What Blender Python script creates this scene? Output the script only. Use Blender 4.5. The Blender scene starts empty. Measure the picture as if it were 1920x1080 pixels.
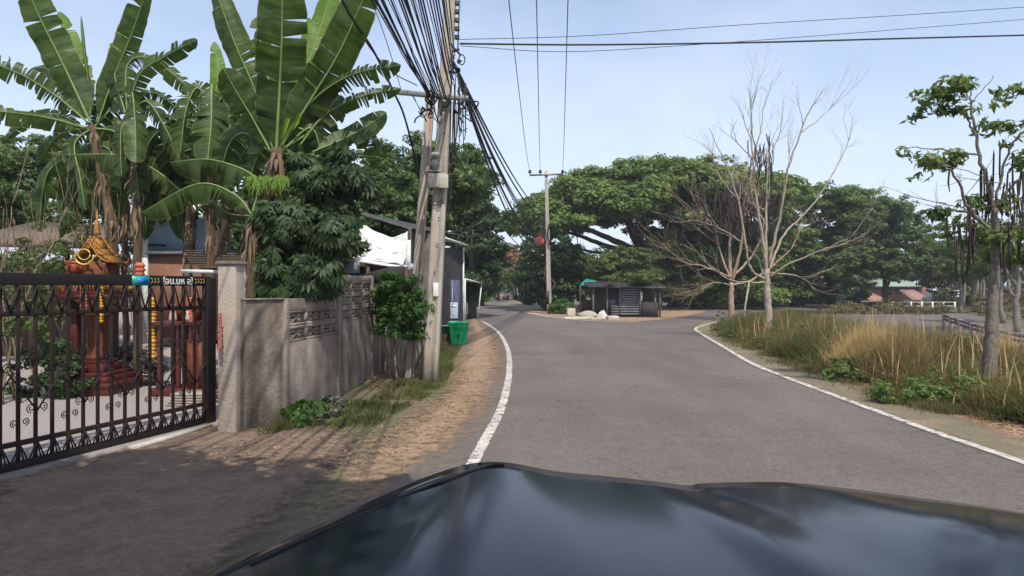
import bpy, math, random
import numpy as np
from mathutils import Vector, noise as mnoise
S = bpy.context.scene
COL = S.collection
R = math.radians
# ---------------------------------------------------------------- camera, sky, sun, exposure
F = 1250.0; HC = 1.6; HY = 540.0
cam = bpy.data.cameras.new('camera'); camo = bpy.data.objects.new('camera', cam); COL.objects.link(camo)
cam.sensor_width = 36; cam.lens = F/1920*36; cam.clip_start = 0.05; cam.clip_end = 3000
camo.location = (0, 0, HC); camo.rotation_euler = (R(90), 0, 0)
S.camera = camo
SUN = Vector((0.22, -0.66, 1.0)).normalized()
w = bpy.data.worlds.new("World"); S.world = w; w.use_nodes = True
nt = w.node_tree; nt.nodes.clear()
def N(t, ty, **k):
    n = t.nodes.new(ty)
    for a, b in k.items(): setattr(n, a, b)
    return n
out = N(nt, 'ShaderNodeOutputWorld'); bg = N(nt, 'ShaderNodeBackground'); sky = N(nt, 'ShaderNodeTexSky')
sky.sky_type = 'NISHITA'; sky.sun_disc = False
sky.sun_elevation = math.asin(SUN.z); sky.sun_rotation = math.atan2(SUN.x, SUN.y) % (2*math.pi)
sky.air_density = 1.0; sky.dust_density = 1.2; sky.ozone_density = 1.6
bg.inputs[1].default_value = 0.15
tc = N(nt, 'ShaderNodeTexCoord'); mp = N(nt, 'ShaderNodeMapping'); mp.inputs['Scale'].default_value = (1, 1, 2.6)
nz = N(nt, 'ShaderNodeTexNoise'); nz.inputs['Scale'].default_value = 2.3; nz.inputs['Detail'].default_value = 7; nz.inputs['Roughness'].default_value = .55
rp = N(nt, 'ShaderNodeValToRGB'); rp.color_ramp.elements[0].position = .42; rp.color_ramp.elements[1].position = .72
sx = N(nt, 'ShaderNodeSeparateXYZ'); mr = N(nt, 'ShaderNodeMapRange')
mr.inputs['From Min'].default_value = 0.0; mr.inputs['From Max'].default_value = .42; mr.inputs['To Min'].default_value = .8; mr.inputs['To Max'].default_value = 0.16
mu = N(nt, 'ShaderNodeMath', operation='MULTIPLY_ADD'); mu.inputs[1].default_value = .30
mx = N(nt, 'ShaderNodeMixRGB'); mx.inputs[2].default_value = (4.7, 5.15, 6.1, 1)
L = nt.links.new
L(tc.outputs['Generated'], mp.inputs[0]); L(mp.outputs[0], nz.inputs[0]); L(nz.outputs[0], rp.inputs[0])
L(tc.outputs['Generated'], sx.inputs[0]); L(sx.outputs[2], mr.inputs[0])
L(rp.outputs[0], mu.inputs[0]); L(mr.outputs[0], mu.inputs[2])
mu.use_clamp = True
L(sky.outputs[0], mx.inputs[1]); L(mu.outputs[0], mx.inputs[0]); L(mx.outputs[0], bg.inputs[0]); L(bg.outputs[0], out.inputs[0])
sl = bpy.data.lights.new('sun', 'SUN'); sl.energy = 3.4; sl.angle = R(0.5); sl.color = (1, .93, .83)
slo = bpy.data.objects.new('sun', sl); COL.objects.link(slo); slo.rotation_euler = SUN.to_track_quat('Z', 'Y').to_euler()
S.view_settings.view_transform = 'Standard'; S.view_settings.look = 'None'; S.view_settings.exposure = 0.42; S.view_settings.gamma = 1

# ---------------------------------------------------------------- helpers
def W(px, py, Y): return Vector(((px-960)/F*Y, Y, HC-(py-HY)/F*Y))
def G(px, py, z=0.0):
    Y = (HC-z)*F/(py-HY); return Vector(((px-960)/F*Y, Y, z))
def rng(s): return np.random.default_rng(s)
rnd = random.Random(7)

def link(name, me, mats, parent=None, loc=None):
    o = bpy.data.objects.new(name, me); COL.objects.link(o)
    for m in (mats if isinstance(mats, (list, tuple)) else [mats]): me.materials.append(m)
    if parent: o.parent = parent
    if loc is not None: o.location = loc
    return o
def tag(o, label=None, cat=None, group=None, kind=None):
    if label: o['label'] = label
    if cat: o['category'] = cat
    if group: o['group'] = group
    if kind: o['kind'] = kind
    return o
def empty(name, loc, label, cat, group=None):
    o = bpy.data.objects.new(name, None); COL.objects.link(o); o.location = loc; o.empty_display_size = .1
    return tag(o, label, cat, group)
def npmesh(name, V, Fc, mi=None, smooth=False, uv=None):
    """V (n,3); Fc list of arrays/tuples or (m,k) array"""
    me = bpy.data.meshes.new(name); V = np.asarray(V, dtype=np.float32)
    me.vertices.add(len(V)); me.vertices.foreach_set('co', V.ravel())
    if isinstance(Fc, np.ndarray):
        m, k = Fc.shape; idx = Fc.ravel().astype(np.int32); st = np.arange(m, dtype=np.int32)*k
    else:
        idx = np.array([i for f in Fc for i in f], dtype=np.int32)
        ln = np.array([len(f) for f in Fc]); st = np.concatenate(([0], np.cumsum(ln)[:-1])).astype(np.int32); m = len(Fc)
    me.loops.add(len(idx)); me.loops.foreach_set('vertex_index', idx)
    me.polygons.add(m); me.polygons.foreach_set('loop_start', st)
    if mi is not None: me.polygons.foreach_set('material_index', np.asarray(mi, dtype=np.int32))
    if smooth: me.polygons.foreach_set('use_smooth', np.ones(m, dtype=bool))
    me.update(calc_edges=True); me.validate()
    if uv is not None:
        l = me.uv_layers.new(name='UVMap'); l.data.foreach_set('uv', np.asarray(uv, dtype=np.float32)[idx].ravel())
    return me
class MB:
    def __init__(s, org=(0, 0, 0)): s.v = []; s.f = []; s.m = []; s.org = Vector(org); s.smooth = False
    def add(s, vs, fs, mi=0):
        b = len(s.v); s.v += [tuple(Vector(v)-s.org) for v in vs]
        s.f += [tuple(i+b for i in f) for f in fs]; s.m += [mi]*len(fs); return s
    def box(s, c, d, ax=None, mi=0, tp=1.0):
        """c centre, d sizes, ax (x,y,z axis vectors); tp top taper"""
        c = Vector(c); X, Y, Z = [Vector(a) for a in (ax or ((1, 0, 0), (0, 1, 0), (0, 0, 1)))]
        vs = []
        for sz in (-1, 1):
            t = tp if sz > 0 else 1
            for a, b_ in ((-1, -1), (1, -1), (1, 1), (-1, 1)):
                vs.append(c+X*a*d[0]/2*t+Y*b_*d[1]/2*t+Z*sz*d[2]/2)
        return s.add(vs, [(3, 2, 1, 0), (4, 5, 6, 7), (0, 1, 5, 4), (1, 2, 6, 5), (2, 3, 7, 6), (3, 0, 4, 7)], mi)
    def bar(s, a, b, w_, h_=None, up=(0, 0, 1), mi=0):
        a = Vector(a); b = Vector(b); t = (b-a); l = t.length; t.normalize(); up = Vector(up)
        if abs(t.dot(up)) > .95: up = Vector((0, 1, 0))
        sd = t.cross(up).normalized(); u = sd.cross(t).normalized()
        return s.box((a+b)/2, (w_, h_ or w_, l), (sd, u, t), mi)
    def tube(s, pts, rad, n=8, mi=0, cap=True):
        pts = [Vector(p) for p in pts]; m = len(pts)
        if not hasattr(rad, '__len__'): rad = [rad]*m
        ref = Vector((.31, .17, .93)); vs = []; prev = None
        for i in range(m):
            t = (pts[min(i+1, m-1)]-pts[max(i-1, 0)]).normalized()
            if prev is None:
                a = t.cross(ref)
                if a.length < .1: a = t.cross(Vector((1, 0, 0)))
                a.normalize()
            else:
                a = prev-t*prev.dot(t); a.normalize()
            prev = a; b = t.cross(a)
            for k in range(n):
                an = 2*math.pi*k/n; vs.append(pts[i]+(a*math.cos(an)+b*math.sin(an))*rad[i])
        fs = [(i*n+k, i*n+(k+1) % n, (i+1)*n+(k+1) % n, (i+1)*n+k) for i in range(m-1) for k in range(n)]
        if cap: fs += [tuple(range(n))[::-1], tuple((m-1)*n+k for k in range(n))]
        return s.add(vs, fs, mi)
    def lathe(s, c, prof, n=14, mi=0, ax=(0, 0, 1), sx=1, sy=1):
        c = Vector(c); Z = Vector(ax).normalized(); X = Z.orthogonal().normalized(); Y = Z.cross(X)
        if abs(Z.z) > .99: X = Vector((1, 0, 0)); Y = Vector((0, 1, 0))
        vs = []
        for r, h in prof:
            for k in range(n):
                a = 2*math.pi*(k+.5)/n; vs.append(c+X*math.cos(a)*r*sx+Y*math.sin(a)*r*sy+Z*h)
        m = len(prof)
        fs = [(i*n+k, i*n+(k+1) % n, (i+1)*n+(k+1) % n, (i+1)*n+k) for i in range(m-1) for k in range(n)]
        fs += [tuple(range(n))[::-1], tuple((m-1)*n+k for k in range(n))]
        return s.add(vs, fs, mi)
    def build(s, name, mats, parent=None, smooth=False, bevel=0):
        me = npmesh(name, np.array(s.v), s.f, s.m, smooth)
        o = link(name, me, mats, parent)
        if parent is None: o.location = s.org
        if bevel:
            b = o.modifiers.new('bevel', 'BEVEL'); b.width = bevel; b.segments = 2; b.limit_method = 'ANGLE'; b.harden_normals = False
        return o
def local(parent): return MB(parent.location)

# ---------------------------------------------------------------- materials
MATS = {}
def nodemat(name):
    m = bpy.data.materials.new(name); m.use_nodes = True; t = m.node_tree
    return m, t, t.nodes['Principled BSDF'], t.nodes['Material Output']
def lerpc(a, b, t): return tuple(a[i]*(1-t)+b[i]*t for i in range(3))
def mat(name, c1, c2=None, scale=4.0, rough=.8, bump=.2, metal=0, c3=None, detail=8, bscale=None, obj=False, stretch=None, spec=.3, streak=0, island=0, bdist=.02):
    if name in MATS: return MATS[name]
    m, t, p, o = nodemat(name); l = t.links.new
    c2 = c2 or tuple(min(1, x*1.25) for x in c1)
    tcn = N(t, 'ShaderNodeTexCoord'); mpn = N(t, 'ShaderNodeMapping')
    l(tcn.outputs['Object'] if not obj else tcn.outputs['Object'], mpn.inputs[0])
    if stretch: mpn.inputs['Scale'].default_value = stretch
    n1 = N(t, 'ShaderNodeTexNoise'); n1.inputs['Scale'].default_value = scale; n1.inputs['Detail'].default_value = detail; n1.inputs['Roughness'].default_value = .62
    l(mpn.outputs[0], n1.inputs[0])
    r = N(t, 'ShaderNodeValToRGB'); e = r.color_ramp.elements
    e[0].position = .32; e[0].color = (*c1, 1); e[1].position = .66; e[1].color = (*c2, 1)
    if c3: x = e.new(.80); x.color = (*c3, 1)
    l(n1.outputs[0], r.inputs[0]); colr = r.outputs[0]
    if streak:
        m2 = N(t, 'ShaderNodeMapping'); m2.inputs['Scale'].default_value = (1.7, 1.7, .3); l(tcn.outputs['Object'], m2.inputs[0])
        n2 = N(t, 'ShaderNodeTexNoise'); n2.inputs['Scale'].default_value = 1.6; n2.inputs['Detail'].default_value = 6; l(m2.outputs[0], n2.inputs[0])
        r2 = N(t, 'ShaderNodeMapRange'); r2.inputs[1].default_value = .36; r2.inputs[2].default_value = .66; r2.inputs[3].default_value = 1-streak; r2.inputs[4].default_value = 1.0
        l(n2.outputs[0], r2.inputs[0]); mm = N(t, 'ShaderNodeMixRGB', blend_type='MULTIPLY'); mm.inputs[0].default_value = 1
        l(colr, mm.inputs[1]); l(r2.outputs[0], mm.inputs[2]); colr = mm.outputs[0]
    if island:
        gi = N(t, 'ShaderNodeNewGeometry'); r3 = N(t, 'ShaderNodeMapRange'); r3.inputs[3].default_value = 1-island; r3.inputs[4].default_value = 1+island
        l(gi.outputs['Random Per Island'], r3.inputs[0]); mm = N(t, 'ShaderNodeMixRGB', blend_type='MULTIPLY'); mm.inputs[0].default_value = 1
        l(colr, mm.inputs[1]); l(r3.outputs[0], mm.inputs[2]); colr = mm.outputs[0]
    l(colr, p.inputs['Base Color'])
    p.inputs['Roughness'].default_value = rough; p.inputs['Metallic'].default_value = metal; p.inputs['Specular IOR Level'].default_value = spec
    if bump:
        nb = N(t, 'ShaderNodeTexNoise'); nb.inputs['Scale'].default_value = bscale or scale*6; nb.inputs['Detail'].default_value = 6; l(mpn.outputs[0], nb.inputs[0])
        bp = N(t, 'ShaderNodeBump'); bp.inputs['Strength'].default_value = bump; bp.inputs['Distance'].default_value = bdist
        l(nb.outputs[0], bp.inputs['Height']); l(bp.outputs[0], p.inputs['Normal'])
    MATS[name] = m; return m
def leafmat(name, ca, cb, cc=None, trans=.3, rough=.55, spec=.3, scale=.6):
    """foliage: colour varies leaf by leaf and in patches; some light passes through"""
    if name in MATS: return MATS[name]
    m, t, p, o = nodemat(name); l = t.links.new
    gi = N(t, 'ShaderNodeNewGeometry'); r = N(t, 'ShaderNodeValToRGB'); e = r.color_ramp.elements
    e[0].color = (*ca, 1); e[0].position = 0.1; e[1].color = (*cb, 1); e[1].position = .85
    if cc: x = e.new(.96); x.color = (*cc, 1)
    tcn = N(t, 'ShaderNodeTexCoord'); n1 = N(t, 'ShaderNodeTexNoise'); n1.inputs['Scale'].default_value = scale; n1.inputs['Detail'].default_value = 3
    l(tcn.outputs['Object'], n1.inputs[0])
    ad = N(t, 'ShaderNodeMath', operation='MULTIPLY_ADD'); ad.inputs[1].default_value = .55; mrn = N(t, 'ShaderNodeMapRange'); mrn.inputs[1].default_value = .3; mrn.inputs[2].default_value = .7; mrn.inputs[4].default_value = .45
    l(n1.outputs[0], mrn.inputs[0]); l(gi.outputs['Random Per Island'], ad.inputs[0]); l(mrn.outputs[0], ad.inputs[2]); l(ad.outputs[0], r.inputs[0])
    l(r.outputs[0], p.inputs['Base Color']); p.inputs['Roughness'].default_value = rough; p.inputs['Specular IOR Level'].default_value = spec
    if trans:
        tr = N(t, 'ShaderNodeBsdfTranslucent'); ms = N(t, 'ShaderNodeMixShader'); ms.inputs[0].default_value = trans
        hs = N(t, 'ShaderNodeMixRGB', blend_type='MULTIPLY'); hs.inputs[0].default_value = 1; hs.inputs[2].default_value = (1.5, 1.7, .7, 1)
        l(r.outputs[0], hs.inputs[1]); l(hs.outputs[0], tr.inputs[0]); l(p.outputs[0], ms.inputs[1]); l(tr.outputs[0], ms.inputs[2]); l(ms.outputs[0], o.inputs[0])
    MATS[name] = m; return m
def plain(name, c, rough=.5, metal=0, spec=.5, emit=0):
    if name in MATS: return MATS[name]
    m, t, p, o = nodemat(name); p.inputs['Base Color'].default_value = (*c, 1); p.inputs['Roughness'].default_value = rough
    p.inputs['Metallic'].default_value = metal; p.inputs['Specular IOR Level'].default_value = spec
    MATS[name] = m; return m

# ground-type material with several noise layers
def groundmat(name, cols, scale, fine, bump=.5, speck=None, rough=.95, bdist=.02, cracks=0):
    m, t, p, o = nodemat(name); l = t.links.new
    tcn = N(t, 'ShaderNodeTexCoord')
    n1 = N(t, 'ShaderNodeTexNoise'); n1.inputs['Scale'].default_value = scale; n1.inputs['Detail'].default_value = 9; n1.inputs['Roughness'].default_value = .6
    r = N(t, 'ShaderNodeValToRGB'); e = r.color_ramp.elements
    e[0].position = .3; e[0].color = (*cols[0], 1); e[1].position = .7; e[1].color = (*cols[-1], 1)
    for i, c in enumerate(cols[1:-1]): x = e.new(.3+.4*(i+1)/(len(cols)-1)); x.color = (*c, 1)
    n2 = N(t, 'ShaderNodeTexNoise'); n2.inputs['Scale'].default_value = fine; n2.inputs['Detail'].default_value = 5; n2.inputs['Roughness'].default_value = .7
    mrn = N(t, 'ShaderNodeMapRange'); mrn.inputs[1].default_value = .3; mrn.inputs[2].default_value = .7; mrn.inputs[3].default_value = .72; mrn.inputs[4].default_value = 1.28
    mm = N(t, 'ShaderNodeMixRGB', blend_type='MULTIPLY'); mm.inputs[0].default_value = 1
    for n_ in (n1, n2): l(tcn.outputs['Object'], n_.inputs[0])
    l(n1.outputs[0], r.inputs[0]); l(n2.outputs[0], mrn.inputs[0]); l(r.outputs[0], mm.inputs[1]); l(mrn.outputs[0], mm.inputs[2])
    colr = mm.outputs[0]
    if cracks:
        vo = N(t, 'ShaderNodeTexVoronoi', feature='DISTANCE_TO_EDGE'); vo.inputs['Scale'].default_value = cracks
        nd = N(t, 'ShaderNodeTexNoise'); nd.inputs['Scale'].default_value = 1.2; nd.inputs['Detail'].default_value = 4; l(tcn.outputs['Object'], nd.inputs[0])
        vm = N(t, 'ShaderNodeVectorMath', operation='ADD'); l(tcn.outputs['Object'], vm.inputs[0]); l(nd.outputs['Color'], vm.inputs[1]); l(vm.outputs[0], vo.inputs[0])
        rr = N(t, 'ShaderNodeMapRange'); rr.inputs[1].default_value = .0; rr.inputs[2].default_value = .008; rr.inputs[3].default_value = .62; rr.inputs[4].default_value = 1
        l(vo.outputs[0], rr.inputs[0]); m3 = N(t, 'ShaderNodeMixRGB', blend_type='MULTIPLY'); m3.inputs[0].default_value = 1; l(colr, m3.inputs[1]); l(rr.outputs[0], m3.inputs[2]); colr = m3.outputs[0]
    l(colr, p.inputs['Base Color']); p.inputs['Roughness'].default_value = rough; p.inputs['Specular IOR Level'].default_value = .2
    bp = N(t, 'ShaderNodeBump'); bp.inputs['Strength'].default_value = bump; bp.inputs['Distance'].default_value = bdist
    l(n2.outputs[0], bp.inputs['Height']); l(bp.outputs[0], p.inputs['Normal'])
    MATS[name] = m; return m

# foliage cloud: leaves gathered in uneven tufts
def leaves_np(P, Nrm, size, g, aspect=.5, droop=0.0):
    """P (n,3) leaf centres, Nrm (n,3) rough normals -> rhombic leaf quads"""
    n = len(P); Nn = Nrm+g.normal(0, .55, (n, 3)); Nn /= np.linalg.norm(Nn, axis=1)[:, None]+1e-9
    a = g.normal(0, 1, (n, 3)); a[:, 2] -= droop; a -= Nn*np.sum(a*Nn, 1)[:, None]; a /= np.linalg.norm(a, axis=1)[:, None]+1e-9
    b = np.cross(Nn, a); s = size*g.uniform(.6, 1.35, n)[:, None]
    fold = Nn*s*.12
    V = np.stack([P-a*s, P+b*s*aspect+fold, P+a*s*1.0, P-b*s*aspect+fold], 1).reshape(-1, 3)
    return V, np.arange(4*n).reshape(n, 4)
def canopy(name, m, parent, blobs, size, n, seed, tuft=.45, aspect=.5, flat=.6, droop=0., inner=.55, up=.5, ntuft=None):
    g = rng(seed); blobs = [(np.array(c, float), np.array(r if hasattr(r, '__len__') else (r, r, r), float)) for c, r in blobs]
    wgt = np.array([(r[0]*r[1]+r[1]*r[2]+r[0]*r[2]) for c, r in blobs]); wgt /= wgt.sum()
    nt_ = ntuft or max(8, int(n/55)); bi = g.choice(len(blobs), nt_, p=wgt)
    C = np.array([blobs[i][0] for i in bi]); Rr = np.array([blobs[i][1] for i in bi])
    d = g.normal(0, 1, (nt_, 3)); d /= np.linalg.norm(d, axis=1)[:, None]
    T = C+d*Rr*(g.uniform(inner, 1.0, nt_)**.6)[:, None]
    ti = g.integers(0, nt_, n); q = g.normal(0, 1, (n, 3)); q /= np.linalg.norm(q, axis=1)[:, None]
    rr = tuft*g.uniform(.5, 1.25, nt_)[ti][:, None]
    P = T[ti]+q*rr*(g.uniform(0, 1, (n, 1))**.4)*np.array([1, 1, flat])
    Nm = q*.6+d[ti]*.4; Nm[:, 2] += up
    org = np.array(parent.location if parent else (0, 0, 0))
    V, Fc = leaves_np(P-org, Nm, size, g, aspect, droop)
    return link(name, npmesh(name, V, Fc), m, parent)
def path(p, n=10, jit=0, g=rnd):
    """smooth Catmull-Rom through points"""
    p = [Vector(x) for x in p]; q = [p[0]*2-p[1]]+p+[p[-1]*2-p[-2]]; o = []
    for i in range(1, len(q)-2):
        for k in range(n):
            t = k/n; a, b, c, d = q[i-1], q[i], q[i+1], q[i+2]
            o.append(.5*((2*b)+(c-a)*t+(2*a-5*b+4*c-d)*t*t+(3*b-3*c+d-a)*t**3))
    o.append(p[-1])
    if jit:
        for i in range(1, len(o)-1): o[i] += Vector((g.gauss(0, jit), g.gauss(0, jit), g.gauss(0, jit)))
    return o
def lin(a, b, n): return [a+(b-a)*i/(n-1) for i in range(n)]
def branchy(mb, p0, d, ln, r0, depth, g, spread=.6, up=.12, kids=3, tips=None, taper=.6, n=6, seg=5):
    """recursive twig growth into mesh builder"""
    pts = [Vector(p0)]; d = Vector(d).normalized(); 
    for i in range(seg):
        d = (d+Vector((g.gauss(0, .1), g.gauss(0, .1), g.gauss(0, .1)+up*.3))).normalized(); pts.append(pts[-1]+d*ln/seg)
    mb.tube(pts, [r0*(1-(1-taper)*i/seg) for i in range(seg+1)], n=max(3, n))
    if tips is not None and depth <= 1: tips += pts[2:]
    if depth <= 0: return
    for k in range(kids):
        i = g.randint(2, seg) if k else seg
        nd = (d+Vector((g.gauss(0, spread), g.gauss(0, spread), g.gauss(0, spread*.7)+up))).normalized()
        branchy(mb, pts[i], nd, ln*g.uniform(.55, .8), r0*taper*g.uniform(.75, 1), depth-1, g, spread, up, kids, tips, taper, n-1, seg)
# ================================================================ THE SETTING: ground, road, verges
def sheet(name, pts, z, m, kind='structure', sub=None):
    """flat polygon from ground points (triangulated)"""
    from mathutils.geometry import tessellate_polygon
    P = [Vector((p[0], p[1], z)) for p in pts]; tri = tessellate_polygon([P])
    fs = []
    for t in tri:
        a, b, c = t
        if (P[b]-P[a]).cross(P[c]-P[a]).z < 0: a, c = c, a
        fs.append((a, b, c))
    o = link(name, npmesh(name, np.array([tuple(p) for p in P]), fs), m); return tag(o, kind=kind)
def smooth2(pts, n=6): return [p for p in path([Vector((q[0], q[1], 0)) for q in pts], n)]
def gp(l): return [G(x, y) for x, y in l]
M_soil = groundmat('soil', [(.12, .10, .065), (.15, .125, .08), (.11, .11, .055), (.09, .10, .045)], .35, 14, .6)
M_asph = groundmat('asphalt', [(.128, .110, .097), (.145, .125, .110), (.160, .140, .125)], .45, 60, .35, bdist=.006)
M_sand = groundmat('sand', [(.25, .18, .12), (.33, .225, .145), (.19, .15, .11)], 1.2, 30, .5)
M_verge = groundmat('verge_dirt', [(.21, .165, .115), (.17, .145, .095), (.27, .20, .145)], 1.6, 26, .6)
M_drive = groundmat('drive_concrete', [(.125, .095, .075), (.22, .155, .11), (.10, .082, .07)], 1.1, 22, .7)
M_yard = groundmat('yard_concrete', [(.27, .235, .22), (.33, .29, .27)], .5, 30, .3)
M_line = groundmat('line_paint', [(.40, .37, .33), (.52, .48, .43), (.58, .54, .49)], 2.2, 18, .2)
def wear(m, sc, lo, hi):
    t = m.node_tree; l = t.links.new; o = t.nodes['Material Output']; p = t.nodes['Principled BSDF']; n = N(t, 'ShaderNodeTexNoise'); n.inputs['Scale'].default_value = sc; n.inputs['Detail'].default_value = 9; n.inputs['Roughness'].default_value = .8; tcn = N(t, 'ShaderNodeTexCoord'); l(tcn.outputs['Object'], n.inputs[0])
    mr_ = N(t, 'ShaderNodeMapRange'); mr_.inputs[1].default_value = lo; mr_.inputs[2].default_value = hi; l(n.outputs[0], mr_.inputs[0]); tr = N(t, 'ShaderNodeBsdfTransparent'); ms = N(t, 'ShaderNodeMixShader'); l(mr_.outputs[0], ms.inputs[0]); l(tr.outputs[0], ms.inputs[1]); l(p.outputs[0], ms.inputs[2]); l(ms.outputs[0], o.inputs[0])
wear(M_line, 9, .36, .5)
def wear_road(m):
    t = m.node_tree; l = t.links.new; p = t.nodes['Principled BSDF']; src = p.inputs['Base Color'].links[0].from_socket; tcn = N(t, 'ShaderNodeTexCoord'); cur = src
    for sc, st, lo, hi, a, b_ in ((.9, (1.6, .22, 1), .35, .7, .93, 1.06), (2.2, (1, 1, 1), .58, .66, 1.0, .92), (.25, (1, 1, 1), .4, .65, .92, 1.1), (30, (1, 1, 1), .3, .7, .80, 1.22)):
        mp_ = N(t, 'ShaderNodeMapping'); mp_.inputs['Scale'].default_value = st; l(tcn.outputs['Object'], mp_.inputs[0]); n = N(t, 'ShaderNodeTexNoise'); n.inputs['Scale'].default_value = sc; n.inputs['Detail'].default_value = 6; n.inputs['Distortion'].default_value = .4; l(mp_.outputs[0], n.inputs[0])
        r_ = N(t, 'ShaderNodeMapRange'); r_.inputs[1].default_value = lo; r_.inputs[2].default_value = hi; r_.inputs[3].default_value = a; r_.inputs[4].default_value = b_; l(n.outputs[0], r_.inputs[0]); mm = N(t, 'ShaderNodeMixRGB', blend_type='MULTIPLY'); mm.inputs[0].default_value = 1; l(cur, mm.inputs[1]); l(r_.outputs[0], mm.inputs[2]); cur = mm.outputs[0]
    vo = N(t, 'ShaderNodeTexVoronoi', feature='DISTANCE_TO_EDGE'); vo.inputs['Scale'].default_value = .33; nd = N(t, 'ShaderNodeTexNoise'); nd.inputs['Scale'].default_value = .9; nd.inputs['Detail'].default_value = 8; l(tcn.outputs['Object'], nd.inputs[0]); vs_ = N(t, 'ShaderNodeVectorMath', operation='SCALE'); vs_.inputs['Scale'].default_value = 2.2; l(nd.outputs['Color'], vs_.inputs[0])
    vm = N(t, 'ShaderNodeVectorMath', operation='ADD'); l(tcn.outputs['Object'], vm.inputs[0]); l(vs_.outputs[0], vm.inputs[1]); l(vm.outputs[0], vo.inputs[0]); rr = N(t, 'ShaderNodeMapRange'); rr.inputs[1].default_value = .0; rr.inputs[2].default_value = .006; rr.inputs[3].default_value = .72; rr.inputs[4].default_value = 1; l(vo.outputs[0], rr.inputs[0])
    mm = N(t, 'ShaderNodeMixRGB', blend_type='MULTIPLY'); mm.inputs[0].default_value = 1; l(cur, mm.inputs[1]); l(rr.outputs[0], mm.inputs[2]); l(mm.outputs[0], p.inputs['Base Color'])
wear_road(M_asph)
M_red = groundmat('red_dirt', [(.33, .20, .13), (.42, .26, .18)], 1.8, 26, .6)

gg = rng(3)
gx = np.linspace(-1, 1, 121); gxx = np.sign(gx)*np.abs(gx)**2.2*330
GX, GY = np.meshgrid(gxx, gxx+20); r_ = np.hypot(GX, GY-20)
GZ = np.zeros_like(GX)
Vg = np.stack([GX, GY, GZ], -1).reshape(-1, 3); ii = np.arange(121*121).reshape(121, 121)
Fg = np.stack([ii[:-1, :-1], ii[:-1, 1:], ii[1:, 1:], ii[1:, :-1]], -1).reshape(-1, 4)
tag(link('ground', npmesh('ground', Vg, Fg), M_soil), kind='structure')

left_edge = [(-2.6, -12), (-2.35, -2), (-2.0, 2.5)] + [tuple(G(*p)[:2]) for p in ((690, 930), (775, 868), (850, 805), (897, 745), (922, 695), (930, 655), (924, 630), (905, 612), (885, 600), (872, 588), (866, 576), (864, 570))]
far_l = [tuple(G(*p)[:2]) for p in ((858, 566.5), (880, 561.5), (952, 563), (940, 569), (958, 577))]
hutside = [tuple(G(*p)[:2]) for p in ((985, 586), (1028, 593.5), (1080, 599), (1140, 602.5), (1200, 603), (1262, 598), (1310, 588), (1352, 580.5), (1500, 577.5), (1760, 577))]
island = [tuple(G(*p)[:2]) for p in ((1760, 583), (1560, 584), (1450, 586.5), (1385, 592), (1345, 600), (1312, 610), (1302, 618), (1318, 628), (1352, 645), (1410, 676), (1475, 703), (1600, 749), (1750, 802), (1930, 864))]
right_edge = [(4.95, 3.2), (5.1, 0), (5.3, -12)]
outline = smooth2(left_edge, 5) + [Vector((*p, 0)) for p in far_l] + smooth2(hutside, 5) + smooth2(island, 5) + [Vector((*p, 0)) for p in right_edge]
sheet('road', outline, .016, M_asph)
def ribbon(name, pts, wd, z, m, n=8, wob=0., kind='structure', seed=1, gaps=None):
    p = path([Vector((a[0], a[1], z)) for a in pts], n); g = rng(seed); V = []; Fs = []
    for i in range(len(p)):
        t = (p[min(i+1, len(p)-1)]-p[max(i-1, 0)]); t.normalize(); s = Vector((t.y, -t.x, 0))
        w_ = wd if not callable(wd) else wd(i/(len(p)-1))
        V += [p[i]-s*(w_/2+g.normal(0, wob)), p[i]+s*(w_/2+g.normal(0, wob))]
    for i in range(len(p)-1): Fs.append((2*i, 2*i+1, 2*i+3, 2*i+2))
    return tag(link(name, npmesh(name, np.array([tuple(v) for v in V]), Fs), m), kind=kind)
def seg_sd(X, Y, poly):
    P = np.array([(a[0], a[1]) for a in poly]); Q = np.roll(P, -1, 0); d = np.full(X.shape, 1e9); ins = np.zeros(X.shape, bool)
    for (x1, y1), (x2, y2) in zip(P, Q):
        ex, ey = x2-x1, y2-y1; t = np.clip(((X-x1)*ex+(Y-y1)*ey)/(ex*ex+ey*ey+1e-12), 0, 1); d = np.minimum(d, np.hypot(X-x1-t*ex, Y-y1-t*ey))
        ins ^= ((y1 > Y) != (y2 > Y)) & (X < ex*(Y-y1)/(ey+1e-12)+x1)
    return np.where(ins, d, -d)
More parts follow.
